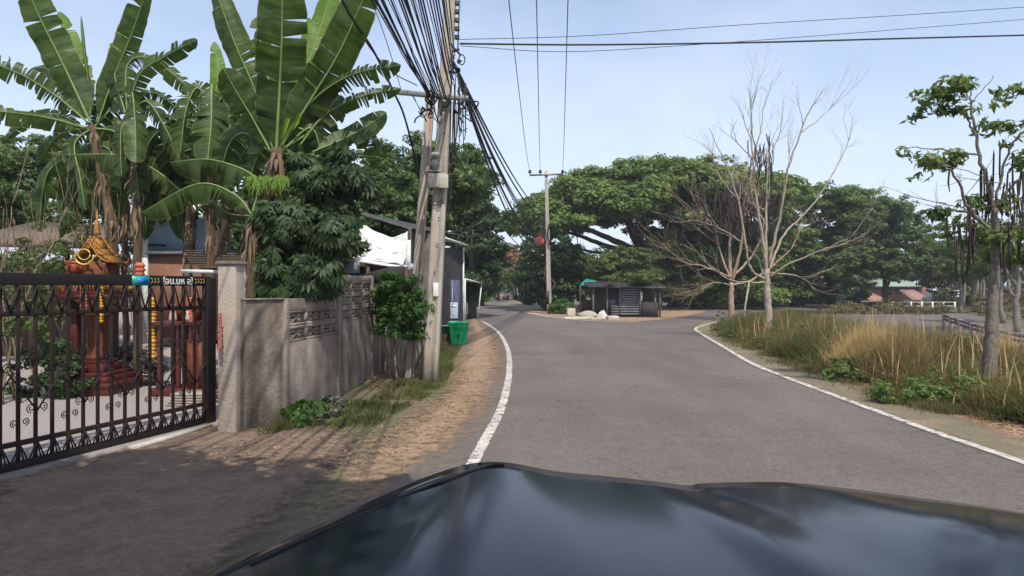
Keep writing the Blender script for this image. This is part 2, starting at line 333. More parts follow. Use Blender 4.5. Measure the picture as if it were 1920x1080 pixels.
def softsheet(name, pts, z, m, cell=.12, wd=.25, nsc=7.):
    xs = [p[0] for p in pts]; ys = [p[1] for p in pts]; nx = int((max(xs)-min(xs)+2*wd)/cell)+2; ny = int((max(ys)-min(ys)+2*wd)/cell)+2
    X, Y = np.meshgrid(np.linspace(min(xs)-wd, max(xs)+wd, nx), np.linspace(min(ys)-wd, max(ys)+wd, ny)); sd = seg_sd(X, Y, pts)
    ii = np.arange(nx*ny).reshape(ny, nx); Fq = np.stack([ii[:-1, :-1], ii[:-1, 1:], ii[1:, 1:], ii[1:, :-1]], -1).reshape(-1, 4); sdf = sd.ravel(); Fq = Fq[sdf[Fq].max(1) > -wd]
    used = np.unique(Fq); rm = np.zeros(nx*ny, int); rm[used] = np.arange(len(used)); V = np.stack([X.ravel(), Y.ravel(), np.full(nx*ny, z)], 1)[used]
    me = npmesh(name, V, rm[Fq]); at_ = me.attributes.new('edge', 'FLOAT', 'POINT'); at_.data.foreach_set('value', (sdf[used]/wd).astype(np.float32))
    m2 = m.copy(); t = m2.node_tree; l = t.links.new; o = t.nodes['Material Output']; p = t.nodes['Principled BSDF']
    a = N(t, 'ShaderNodeAttribute'); a.attribute_name = 'edge'; n = N(t, 'ShaderNodeTexNoise'); n.inputs['Scale'].default_value = nsc; n.inputs['Detail'].default_value = 8; n.inputs['Roughness'].default_value = .75; tcn = N(t, 'ShaderNodeTexCoord'); l(tcn.outputs['Object'], n.inputs[0])
    ma = N(t, 'ShaderNodeMath', operation='MULTIPLY_ADD'); ma.inputs[1].default_value = 5.; l(n.outputs[0], ma.inputs[0]); l(a.outputs['Fac'], ma.inputs[2]); mr_ = N(t, 'ShaderNodeMapRange'); mr_.inputs[1].default_value = 1.9; mr_.inputs[2].default_value = 3.3; l(ma.outputs[0], mr_.inputs[0])
    tr = N(t, 'ShaderNodeBsdfTransparent'); ms = N(t, 'ShaderNodeMixShader'); l(mr_.outputs[0], ms.inputs[0]); l(tr.outputs[0], ms.inputs[1]); l(p.outputs[0], ms.inputs[2]); l(ms.outputs[0], o.inputs[0])
    return tag(link(name, me, m2), kind='structure')
lp = [(-.62, -2), (-.62, 2.5)] + [tuple(G(*p)[:2]) for p in ((872, 900), (889, 868), (914, 820), (936, 778), (949, 735), (955, 695), (953, 660), (943, 636), (930, 620), (916, 610), (903, 603))]
lp[0] = (-.75, -2); lp[1] = (-.66, 2.5)
ribbon('road_edge_line', lp, .112, .0245, M_line, 14, .004)
ribbon('road_edge_line', [tuple(G(x+3, y+1.2)[:2]) for x, y in ((985, 586), (1028, 593.5), (1080, 599), (1140, 602.5), (1200, 603))], .22, .0245, M_line, 12, .02, seed=2)
rl = [tuple(G(*p)[:2]) for p in ((1452, 587.4), (1400, 592.4), (1352, 602), (1316, 612), (1304, 618), (1320, 630), (1352, 649), (1406, 681), (1470, 708), (1594, 755), (1742, 810), (1925, 873))] + [(4.62, 3), (4.75, -4)]
ribbon('road_edge_line', rl, .11, .0245, M_line, 12, .005, seed=3)
tagn = [o for o in COL.objects if o.name.startswith('road_edge_line')]
# left verge: drive apron, sand, red dirt
softsheet('driveway', [(-6.2, -3)] + [tuple(G(*p)[:2]) for p in ((-60, 1000), (0, 905), (250, 842), (395, 800), (440, 812), (560, 800), (640, 812), (668, 838), (620, 880), (560, 930))] + [(-1.7, 2.6), (-2.3, -3)], .0190, M_drive, .12, .2)
softsheet('sand_shoulder', smooth2([tuple(G(*p)[:2]) for p in ((640, 950), (668, 880), (728, 822), (800, 772), (838, 740), (852, 700), (862, 670), (873, 648), (885, 625), (880, 603), (894, 600), (905, 612), (924, 632), (936, 665), (930, 700), (912, 745), (872, 800), (815, 850), (750, 890), (690, 935))], 4), .0205, M_sand, .08, .34)
softsheet('dirt_shoulder', smooth2([tuple(G(*p)[:2]) for p in ((1345, 596), (1310, 606), (1299, 618), (1316, 632), (1350, 652), (1406, 684), (1475, 711), (1600, 759), (1760, 816), (1930, 880), (2050, 930), (2080, 850), (1920, 800), (1750, 752), (1600, 703), (1480, 672), (1400, 641), (1352, 615), (1372, 599))], 4), .0200, M_verge, .12, .14)
softsheet('red_dirt', smooth2([tuple(G(*p)[:2]) for p in ((1560, 708), (1640, 732), (1750, 768), (1850, 802), (1960, 845), (2040, 860), (1990, 800), (1880, 772), (1760, 742), (1650, 712))], 4), .0225, M_red, .10, .2)
sheet('dirt_lot', smooth2([tuple(G(*p)[:2]) for p in ((958, 576.8), (983, 585), (1028, 592.6), (1080, 598), (1140, 601.5), (1200, 602), (1262, 597), (1310, 587.6), (1352, 580), (1400, 575), (1300, 571), (1180, 572), (1080, 574), (990, 571))], 4), .006, M_sand)
sheet('dirt_lane', [tuple(G(*p)[:2]) for p in ((930, 563), (938, 569), (958, 577), (990, 572), (992, 562.5))], .004, M_verge)
sheet('yard', [tuple(G(*p)[:2]) for p in ((395, 800), (250, 842), (0, 905), (-400, 1040))] + [(-16, 4), (-20, 24), (-2.9, 24), (-2.7, 12), (-3.1, 8.2)], .003, M_yard)
sheet('side_road', [(15.5, 34), (12.6, 24), (10.8, 17), (10.1, 12), (9.7, 6), (15, 6), (15.6, 14), (19, 24), (24.5, 34), (28.5, 42), (22, 42)], .010, M_asph)
# kerb of the drive channel
kb = MB(); a = G(245, 845); b = G(392, 801)
kb.bar(a+Vector((0, 0, .02)), b+Vector((0, 0, .02)), .09, .05); tag(kb.build('kerb', mat('kerb_c', (.34, .32, .29), (.48, .45, .41), 9)), kind='structure')

# ================================================================ VEHICLE THE VIEW IS TAKEN FROM
def own_car():
    rt = empty('car', (.5, .6, 0), 'dark navy car bonnet across the bottom of the view', 'car')
    sil = [(255, 1175, 1.0), (400, 1080, 1.2), (520, 1018, 1.36), (660, 955, 1.52), (780, 902, 1.68), (860, 874, 1.79), (915, 866, 1.83), (965, 869, 1.82), (1040, 883, 1.80), (1150, 894, 1.79), (1240, 904, 1.78), (1290, 910, 1.77), (1318, 906, 1.78), (1400, 904, 1.77), (1500, 906, 1.75), (1700, 930, 1.69), (1920, 961, 1.6), (2150, 1010, 1.46), (2320, 1075, 1.3)]
    P = path([W(*s) for s in sil], 5); n = len(P)
    V = []; rows = 17
    for j in range(rows):
        t = j/(rows-1)
        for i, s in enumerate(P):
            u = i/(n-1); nb = Vector((-.82+u*2.62, .40, 1.135))
            q = nb.lerp(s, t); bul = math.sin(math.pi*t)*.012
            # raised power bulge on the right half, centre valley
            sx_ = q.x; k = 1/(1+math.exp(-(sx_-(.34+.22*(1-t)))*60)); bul += .022*k*math.sin(math.pi*min(1, t*1.02))*(1 if t < 1 else 0)
            k2 = 1/(1+math.exp((sx_+.36-.34*(t-.2))*60)); bul -= .012*k2*(1-t**8)
            q = q+Vector((0, 0, bul)); V.append(q-rt.location)
    # lip rolling over the front edge and down
    c = Vector((.5, .6, 0))
    for dz, dr in ((-.012, .018), (-.04, .035), (-.08, .045)):
        for s in P:
            o_ = Vector((s.x-.5, s.y-.3, 0)).normalized(); V.append(s+o_*dr+Vector((0, 0, dz))-rt.location)
    R_ = rows+3; Fs = [(j*n+i, (j+1)*n+i, (j+1)*n+i+1, j*n+i+1) for j in range(R_-1) for i in range(n-1)]
    paint, t, p, _ = nodemat('navy_paint'); l = t.links.new
    p.inputs['Base Color'].default_value = (.010, .018, .036, 1); p.inputs['Roughness'].default_value = .13; p.inputs['IOR'].default_value = 1.28; p.inputs['Coat Weight'].default_value = 0
    nn = N(t, 'ShaderNodeTexNoise'); nn.inputs['Scale'].default_value = 46; nn.inputs['Detail'].default_value = 9; nn.inputs['Roughness'].default_value = .8; tcn = N(t, 'ShaderNodeTexCoord'); l(tcn.outputs['Object'], nn.inputs[0])
    cr = N(t, 'ShaderNodeMixRGB'); cr.inputs[1].default_value = (.005, .010, .022, 1); cr.inputs[2].default_value = (.022, .028, .040, 1); l(nn.outputs[0], cr.inputs[0]); l(cr.outputs[0], p.inputs['Base Color'])
    link('bonnet', npmesh('bonnet', np.array([tuple(v) for v in V]), Fs, smooth=True), paint, rt)
    V = []
    prof = [(.040, -.090), (.075, -.13), (.085, -.40), (.11, -.62), (.06, -.86)]
    for dr, dz in prof:
        for s in P:
            o_ = Vector((s.x-.5, s.y-.3, 0)).normalized(); V.append(s+o_*dr+Vector((0, 0, dz))-rt.location)
    Fs = [(j*n+i, (j+1)*n+i, (j+1)*n+i+1, j*n+i+1) for j in range(len(prof)-1) for i in range(n-1)]
    link('body', npmesh('body', np.array([tuple(v) for v in V]), Fs, smooth=True), paint, rt)
    black = plain('black_rubber', (.012, .012, .012), .8); 
    for x in (-.40, 1.45):
        wl = local(rt); wl.lathe((x, .95, .33), [(.2, -.1), (.31, -.1), (.33, -.06), (.33, .06), (.31, .1), (.2, .1)], 24, ax=(1, 0, 0)); wh = wl.build('wheel', black, rt, True)
        rm = MB(rt.location); rm.lathe((x, .95, .33), [(.05, -.09), (.2, -.085), (.2, .085), (.05, .09)], 16, ax=(1, 0, 0)); rm.build('rim', plain('rim_metal', (.4, .4, .42), .35, .8), wh)
    for i0 in (30, 66):
        s = P[i0]; o_ = Vector((s.x-.5, s.y-.3, 0)).normalized(); hb = local(rt); hb.lathe(s+o_*.085+Vector((0, 0, -.24)), [(.02, -.02), (.1, -.01), (.09, .02), (.03, .03)], 16, ax=o_, sx=1.3)
        hb.build('headlight', plain('lamp_glass', (.7, .72, .75), .1), rt, True)
    # shut line between wing and bonnet (dark rubber seal)
    sm = local(rt); ln_ = [W(470, 1062, 1.245), W(560, 1019, 1.34), W(700, 958, 1.50), W(820, 908, 1.64), W(900, 879, 1.755), W(945, 871.5, 1.80)]
    sm.tube([q+Vector((0, 0, .0035)) for q in path(ln_, 6)], .0035, 6); sm.build('seal', black, rt)
    cw = local(rt); cw.box((.5, .36, 1.09), (2.5, .14, .05)); cw.build('cowl', black, rt, bevel=.01)
    return rt
own_car()

# ================================================================ GATE, SIGN, PILLAR AND WALL
iron = mat('iron_dark', (.008, .006, .006), (.020, .012, .010), 18, .55, .25, spec=.35)
iron2 = mat('iron_rust', (.014, .009, .008), (.032, .016, .012), 14, .7, .3)
GA = G(0, 890); GB = G(393, 792); gd = (GB-GA); gl = gd.length; gd.normalize(); gn = Vector((gd.y, -gd.x, 0))
def gate():
    rt = empty('gate', GB, 'dark brown wrought iron gate with zigzag bands and scrolls beside the pillar', 'gate')
    up = Vector((0, 0, 1)); s0 = -1.6; ZT, ZM, ZL, ZB = 1.73, 1.375, .235, .045
    def at(s, z, off=0): return GA+gd*s+up*z+gn*off
    m = local(rt); m.box(at((s0+gl)/2, ZT-.05), (gl-s0, .045, .11), (gd, gn, up)); m.build('top_rail', iron, rt, bevel=.006)
    for z, h in ((ZM, .045), (ZL, .045), (ZB, .07)):
        m = local(rt); m.box(at((s0+gl)/2, z), (gl-s0, .038, h), (gd, gn, up)); m.build('rail', iron2 if z != ZB else iron, rt, bevel=.004)
    sp = .152; n = int((gl-s0)/sp); first = None
    for i in range(n):
        s = gl-.08-i*sp
        if first is None:
            m = local(rt); m.bar(at(s, ZB), at(s, ZT-.1), .03, .022, gn); first = m.build('bar', iron2, rt, bevel=.003); s1 = s
        else:
            c = first.copy(); COL.objects.link(c); c.parent = rt; c.location = gd*(s-s1)
    for nm, z0, z1 in (('zigzag_band', ZM, ZT-.1), ('zigzag_band', ZB+.03, ZL)):
        m = local(rt)
        for i in range(n):
            s = gl-.08-i*sp
            if z0 == ZM:
                for q in (0, 1):
                    m.bar(at(s-q*sp+(.0 if q == 0 else 0), z1, .02), at(s-sp/2, z0, .02), .012, .012, gn)
            else:
                for q in (-1, -.5, .5, 1): m.bar(at(s, z1, .02), at(s+q*sp/2*.9, z0, .02), .010, .010, gn)
        m.build(nm, iron, rt)
    def spiral(c, r, sg, ph, turns=1.5):
        o = []
        for k in range(18):
            t = k/17; a = ph+sg*t*turns*2*math.pi; rr = r*(1-t*.78); o.append(c+gd*math.cos(a)*rr+up*math.sin(a)*rr)
        return o
    m = local(rt)
    for i in range(n):
        s = gl-.08-i*sp
        if i % 3 == 1:
            for sg in (-1, 1):
                ct = at(s+sg*.055, .53-.0*i, .022); m.tube(spiral(ct, .042, sg, -math.pi/2), .005, 5)
                m.bar(at(s, .50, .022), at(s+sg*.25, .86, .022), .011, .011, gn)
                ct = at(s+sg*.055, .99, .022); m.tube(spiral(ct, .042, sg, math.pi/2), .005, 5)
                ct = at(s+sg*.26, .90, .022); m.tube(spiral(ct, .05, -sg, 0), .005, 5)
        if i % 3 == 2:
            m.tube(spiral(at(s+.05, .42, .022), .035, 1, -math.pi/2), .005, 5); m.tube(spiral(at(s-.05, .42, .022), .035, -1, -math.pi/2), .005, 5)
    m.build('scrollwork', iron, rt)
    m = local(rt); m.box(at(gl-.01, .86), (.13, .09, 1.72), (gd, gn, up)); m.build('end_post', iron, rt, bevel=.006)
    # sticker and lettering band on the top rail, right end
    def onrail(px): 
        d = Vector(((px-960)/F, 1, 0)); # ray/gate line intersection
        # GA + gd*s = d*k
        det = gd.x*(-d.y)-gd.y*(-d.x); s = (-GA.x*(-d.y)+GA.y*(-d.x))/det; return s
    s1, s2 = onrail(244), onrail(277)
    m = local(rt); m.box(at((s1+s2)/2, ZT-.052, -.027 if gn.y > 0 else .027), (s2-s1, .006, .10), (gd, gn, up)); m.build('sticker', plain('sticker_teal', (.02, .32, .25), .4), rt)
    m = local(rt); m.box(at((s1+s2)/2+.015, ZT-.055, -.032 if gn.y > 0 else .032), ((s2-s1)*.45, .006, .055), (gd, gn, up)); m.build('sticker', plain('sticker_blue', (.03, .16, .62), .4), rt)
    sgn = -1 if gn.y > 0 else 1; off = sgn*.026
    for pxs in (282, 288, 294, 364, 369, 374, 379):
        s = onrail(pxs); m = local(rt)
        for dz in (1, -1): m.bar(at(s-.012, ZT-.052+dz*.028, off), at(s+.012, ZT-.052, off), .007, .004, gn)
        m.build('chevron', plain('sign_gold', (.45, .32, .16), .5), rt)
    for pa, sg in ((304, 1), (357, -1)):
        s = onrail(pa); m = local(rt); m.bar(at(s, ZT-.097, off), at(s, ZT-.007, off), .008, .004, gn)
        for dz in (-.093, -.011): m.bar(at(s, ZT+dz, off), at(s+sg*.02, ZT+dz, off), .008, .004, gn)
        m.build('bracket', plain('sign_white', (.72, .70, .66), .5), rt)
    import os
    cu = bpy.data.curves.new('lettering', 'FONT'); cu.body = 'อบ.มห ล'
    try:
        fd = os.path.join(bpy.utils.system_resource('DATAFILES'), 'fonts', 'NotoSansThai-VariableFont_wdth,wght.woff2'); 
    except Exception: pass
    cu.size = .105; cu.extrude = .002; cu.align_x = 'CENTER'; cu.align_y = 'CENTER'; cu.offset = .0015
    to = bpy.data.objects.new('lettering', cu); COL.objects.link(to); cu.materials.append(MATS['sign_white']); to.parent = rt
    X = gd; Z_ = gn*sgn; Y_ = Vector((0, 0, 1)); Z_ = X.cross(Y_)
    from mathutils import Matrix
    mt = Matrix((X, Y_, Z_)).transposed().to_4x4(); sm_ = (onrail(308)+onrail(353))/2
    mt.translation = at(sm_, ZT-.055, off)-rt.location
    dg = bpy.context.evaluated_depsgraph_get(); me_ = bpy.data.meshes.new_from_object(to.evaluated_get(dg)); bpy.data.objects.remove(to); tm = bpy.data.objects.new('lettering', me_); COL.objects.link(tm); tm.parent = rt; tm.matrix_local = mt
    return rt
gate()

conc = mat('old_concrete', (.21, .165, .125), (.42, .35, .285), 2.0, .92, .5, streak=.6, bscale=30)
concl = mat('pale_concrete', (.34, .29, .24), (.46, .38, .31), 2.6, .9, .45, streak=.15, bscale=34)
concs = mat('stained_concrete', (.10, .078, .06), (.40, .33, .27), 1.8, .92, .55, streak=.7, bscale=26)
pc = empty('gate_pillar', G(428, 812), 'pale square concrete pillar at the right end of the iron gate', 'pillar')
m = local(pc); m.box((G(428, 812).x, 7.35+.09, .93), (.20, .26, 1.86)); m.build('post', concl, pc, bevel=.012)
m = local(pc); m.box((G(428, 812).x, 7.35+.09, 1.875), (.24, .3, .035)); m.build('cap', concs, pc, bevel=.006)

def wall_():
    A = Vector((-3.02, 7.45, 0)); B = Vector((G(530, 792).x, G(530, 792).y, 0)); Cc = G(628, 748); D = G(692, 708); E = D+Vector((.25, 3.2, 0))
    rt = empty('boundary_wall', A, 'stained concrete wall with pierced blocks between gate pillar and bush', 'wall')
    up = Vector((0, 0, 1))
    def panel(a, b, h, mm, nm='panel', pierced=None, th=.11):
        d = (b-a); l = d.length; d.normalize(); n = Vector((d.y, -d.x, 0)); mid = (a+b)/2
        if not pierced:
            m = local(rt); m.box(mid+up*h/2, (l, th, h), (d, n, up)); m.build(nm, mm, rt, bevel=.008)
        else:
            z0, z1, cols, rows = pierced
            m = local(rt); m.box(mid+up*z0/2, (l, th, z0), (d, n, up)); m.build(nm, mm, rt, bevel=.008)
            if h > z1+.01: m = local(rt); m.box(mid+up*((h+z1)/2), (l, th, h-z1), (d, n, up)); m.build('coping', mm, rt, bevel=.008)
            m = local(rt); cw_ = (l-.10)/cols; rh = (z1-z0)/rows; t_ = .035
            for s in (a+d*.025, b-d*.025): m.box(s+up*(z0+z1)/2, (.05, th*.96, z1-z0), (d, n, up))
            for i in range(cols):
                for j in range(rows):
                    c = a+d*(.05+cw_*(i+.5))+up*(z0+rh*(j+.5)); hw, hh = cw_/2, rh/2
                    m.box(c+up*(hh-t_/2), (cw_, th*.9, t_), (d, n, up)); m.box(c-up*(hh-t_/2), (cw_, th*.9, t_), (d, n, up))
                    m.box(c+d*(hw-t_/2), (t_, th*.86, rh-2*t_), (d, n, up)); m.box(c-d*(hw-t_/2), (t_, th*.86, rh-2*t_), (d, n, up))
                    for k in range(4):       # curved petals round a small hub
                        an = math.pi/4+k*math.pi/2; e = c+d*math.cos(an)*hw*.82+up*math.sin(an)*hh*.82
                        m.bar(c, e, .024, th*.6, n)
                        for q in (-1, 1):
                            a2 = an+q*.55; m.bar(c+d*math.cos(an)*hw*.36+up*math.sin(an)*hh*.36, c+d*math.cos(a2)*hw*.66+up*math.sin(a2)*hh*.66, .02, th*.5, n)
            m.build('pierced_block', mm, rt)
    def post(p, h, sz=.15, mm=conc, lean=0):
        m = local(rt); m.box(p+up*h/2, (sz, sz, h), None, 0, .97); m.build('post', mm, rt, bevel=.01)
    panel(A, B, 1.46, concs); post(B, 1.475, .14)
    m = local(rt); d_ = (B-A).normalized(); m.box((A+B)/2+up*1.472, ((B-A).length, .15, .02), (d_, Vector((d_.y, -d_.x, 0)), up)); m.build('coping', mat('moss', (.16, .15, .09), (.30, .27, .2), 12), rt)
    panel(B, Cc, 1.47, conc, pierced=(.94, 1.33, 3, 2)); post(Cc+Vector((.0, 0, 0)), 1.78, .16)
    panel(Cc, D, 1.80, conc, pierced=(1.09, 1.71, 3, 3)); post(D, 1.82, .15); post(D+Vector((.04, .5, 0)), 1.6, .12)
    panel(D+Vector((.04, .5, 0)), E, 1.5, concs)
    if 0: m = local(rt); m.box((Cc+D)/2+Vector((.13, .2, .11)), (.22, 2.0, .22), ((1, .05, 0), (-.05, 1, 0), (0, 0, 1)), 0, .7); m.build('footing', concs, rt, bevel=.04)
wall_()
# ================================================================ BANANA PLANTS
def banana_mat(name, ca, cb, trans=.35):
    m, t, p, o = nodemat(name); l = t.links.new
    uv = N(t, 'ShaderNodeUVMap'); uv.uv_map = 'UVMap'; mp_ = N(t, 'ShaderNodeMapping'); mp_.inputs['Scale'].default_value = (26, 1.2, 1); l(uv.outputs[0], mp_.inputs[0])
    n1 = N(t, 'ShaderNodeTexNoise'); n1.inputs['Scale'].default_value = 1.0; n1.inputs['Detail'].default_value = 4; l(mp_.outputs[0], n1.inputs[0])
    tcn = N(t, 'ShaderNodeTexCoord'); n2 = N(t, 'ShaderNodeTexNoise'); n2.inputs['Scale'].default_value = 1.7; n2.inputs['Detail'].default_value = 5; l(tcn.outputs['Object'], n2.inputs[0])
    ad = N(t, 'ShaderNodeMath', operation='ADD'); l(n1.outputs[0], ad.inputs[0]); l(n2.outputs[0], ad.inputs[1])
    r = N(t, 'ShaderNodeValToRGB'); e = r.color_ramp.elements; e[0].position = .75; e[0].color = (*ca, 1); e[1].position = 1.3; e[1].color = (*cb, 1)
    mrn = N(t, 'ShaderNodeMapRange'); mrn.inputs[1].default_value = .7; mrn.inputs[2].default_value = 1.3; l(ad.outputs[0], mrn.inputs[0]); e[0].position = .1; e[1].position = .9; l(mrn.outputs[0], r.inputs[0])
    # browned margin
    su = N(t, 'ShaderNodeSeparateXYZ'); l(uv.outputs[0], su.inputs[0]); ab = N(t, 'ShaderNodeMath', operation='ABSOLUTE'); l(su.outputs[1], ab.inputs[0])
    ed = N(t, 'ShaderNodeMath', operation='MULTIPLY_ADD'); ed.inputs[1].default_value = .12; l(n2.outputs[0], ed.inputs[0]); l(ab.outputs[0], ed.inputs[2])
    em = N(t, 'ShaderNodeMapRange'); em.inputs[1].default_value = 1.0; em.inputs[2].default_value = 1.05; l(ed.outputs[0], em.inputs[0])
    mx_ = N(t, 'ShaderNodeMixRGB'); mx_.inputs[2].default_value = (.26, .19, .08, 1); l(em.outputs[0], mx_.inputs[0]); l(r.outputs[0], mx_.inputs[1])
    l(mx_.outputs[0], p.inputs['Base Color']); p.inputs['Roughness'].default_value = .46; p.inputs['Specular IOR Level'].default_value = .35
    bp = N(t, 'ShaderNodeBump'); bp.inputs['Strength'].default_value = .35; bp.inputs['Distance'].default_value = .02; l(n1.outputs[0], bp.inputs['Height']); l(bp.outputs[0], p.inputs['Normal'])
    tr = N(t, 'ShaderNodeBsdfTranslucent'); ms = N(t, 'ShaderNodeMixShader'); ms.inputs[0].default_value = trans
    hs = N(t, 'ShaderNodeMixRGB', blend_type='MULTIPLY'); hs.inputs[0].default_value = 1; hs.inputs[2].default_value = (1.6, 1.8, .6, 1)
    l(mx_.outputs[0], hs.inputs[1]); l(hs.outputs[0], tr.inputs[0]); l(p.outputs[0], ms.inputs[1]); l(tr.outputs[0], ms.inputs[2]); l(ms.outputs[0], o.inputs[0])
    MATS[name] = m; return m
BM = banana_mat('banana_leaf', (.030, .060, .015), (.095, .145, .036), .4); BL = banana_mat('banana_leaf_young', (.11, .20, .035), (.19, .30, .07), .55)
BD = banana_mat('banana_leaf_old', (.022, .048, .014), (.065, .11, .028), .35)
RIB = mat('leaf_rib', (.16, .24, .07), (.24, .32, .11), 8, .5, 0)
STEM = mat('banana_stem', (.13, .10, .055), (.085, .05, .03), 5, .75, .5, c3=(.22, .20, .09), stretch=(3, 3, .5))
DRY = mat('dry_leaf', (.12, .08, .05), (.22, .155, .095), 6, .85, .3)
def banana_leaf(parent, p3, half, m, seed, roll=0., vang=.45, tears=6, droop=.3, petiole=.06, tipw=.35, ndir=None):
    """p3: midrib points base->tip; half: greatest half width in metres"""
    g = rng(seed); P = path([Vector(p) for p in p3], 12); n = len(P); org = parent.location
    acc = [0]
    for i in range(1, n): acc.append(acc[-1]+(P[i]-P[i-1]).length)
    Lg = acc[-1]; V = []; UV = []; Fs = []; cols = 4
    side_tears = []
    for s in (-1, 1):
        tt = sorted(set(g.choice(np.arange(4, n-3), size=min(tears*2+1 if tears > 3 else tears+1, max(1, n-8)), replace=False).tolist())) if tears else []
        side_tears.append(tt)
    for si, s in enumerate((-1, 1)):
        tt = side_tears[si]; bounds = [0]+tt+[n-1]
        for b0, b1 in zip(bounds[:-1], bounds[1:]):
            dgrp = g.normal(0, .26)*(1 if tears else 0)+droop; pull = abs(g.normal(0, .028))*half/.3; pull2 = abs(g.normal(0, .02))*half/.3; wrp = g.uniform(0, 6)
            rows = []
            for i in range(b0, b1+1):
                t = acc[i]/Lg; tg = (P[min(i+1, n-1)]-P[max(i-1, 0)]).normalized()
                vd = Vector((P[i].x, P[i].y, P[i].z-HC)).normalized() if ndir is None else -Vector(ndir)
                nrm = (-vd-tg*(-vd).dot(tg)).normalized(); sd = tg.cross(nrm).normalized()
                sd, nrm = sd*math.cos(roll)+nrm*math.sin(roll), nrm*math.cos(roll)-sd*math.sin(roll)
                if nrm.z < -.2 and ndir is None: pass
                tw = max(0., (t-petiole)/(1-petiole)); wv = half*(min(1, (tw*5.5)))**.55*(1-max(0, (tw-(1-tipw))/tipw)**2.4)**.62 if tw > 0 else 0
                wv = max(wv, .002)*(1+g.normal(0, .015)); 
                edgepull = 0
                if i == b0 and b0 > 0: edgepull = pull
                if i == b1 and b1 < n-1: edgepull = -pull2
                row = []
                for c in range(cols+1):
                    q = c/cols; a = vang+dgrp*q; off = sd*s*wv*q*math.cos(a)-nrm*wv*q*math.sin(a)
                    off += tg*(edgepull*q+.16*wv*q)+Vector((0, 0, -1))*wv*droop*.5*q*q+nrm*(math.sin(i*1.9+si)*.05+math.sin(i*.7+wrp)*.09)*wv*q
                    row.append(len(V)); V.append(P[i]+off-org); UV.append((t*Lg/1.6, q*s))
                rows.append(row)
            for a, b in zip(rows[:-1], rows[1:]):
                for c in range(cols): Fs.append((a[c], b[c], b[c+1], a[c+1]) if s > 0 else (a[c], a[c+1], b[c+1], b[c]))
    nl = len(Fs); mbr = MB(org); mbr.tube(P, [max(.003, .019*(1-.85*acc[i]/Lg)*half/.25) for i in range(n)], 6)
    b0 = len(V); V2 = [tuple(v) for v in V]+mbr.v; F2 = Fs+[tuple(i+b0 for i in f) for f in mbr.f]
    me = npmesh('leaf', np.array(V2), F2, [0]*nl+[1]*len(mbr.f), True, np.array(UV+[(0, 0)]*len(mbr.v)))
    return link('leaf', me, [m, RIB], parent)
BSTATE = [100]
def plant_banana(name, label, base_px, Yb, trunk, leaves, trad=.10, group='banana plants behind the wall', extra=0, crown=None, cseed=0):
    """trunk: px points bottom->top; leaves: (pts[(px,py)...], half px, dY tip, mat, kwargs)"""
    b = W(base_px[0], base_px[1], Yb); b.z = 0
    rt = empty('banana_plant', b, label, 'banana plant', group)
    T = [b]+[W(x, y, Yb) for x, y in trunk]
    m = local(rt); pp = path(T, 5, .012); nn = len(pp)
    m.tube(pp, [trad*(1.15-.45*i/nn) for i in range(nn)], 12); m.build('stem', STEM, rt, True)
    g = rng(cseed+5)
    m = local(rt)     # dry leaf sheaths hanging along the stem
    for k in range(60):
        i = g.integers(nn//4, nn-1); a = g.uniform(0, 6.28); d = Vector((math.cos(a), math.sin(a), 0)); p = pp[i]+d*trad*.9
        ln_ = g.uniform(.12, .55); w_ = g.uniform(.008, .028); e = p+d*g.uniform(.01, .10)+Vector((0, 0, -ln_)); sd = d.cross(Vector((0, 0, 1)))
        mid = (p+e)/2+d*.03
        m.add([p-sd*w_, p+sd*w_, mid+sd*w_*.9, mid-sd*w_*.9, e+sd*w_*.2, e-sd*w_*.2], [(0, 1, 2, 3), (3, 2, 4, 5)])
    m.build('dry_sheath', DRY, rt)
    for lf in leaves:
        pts, hp, dY, mm = lf[:4]; kw = lf[4] if len(lf) > 4 else {}
        k = len(pts)-1; p3 = []
        for i, (x, y) in enumerate(pts): p3.append(W(x, y, Yb+dY*(i/k)**1.2 if dY else Yb))
        half = hp/F*(Yb+dY*.6); BSTATE[0] += 1
        banana_leaf(rt, p3, half, mm, BSTATE[0], **kw)
    return rt
K = dict
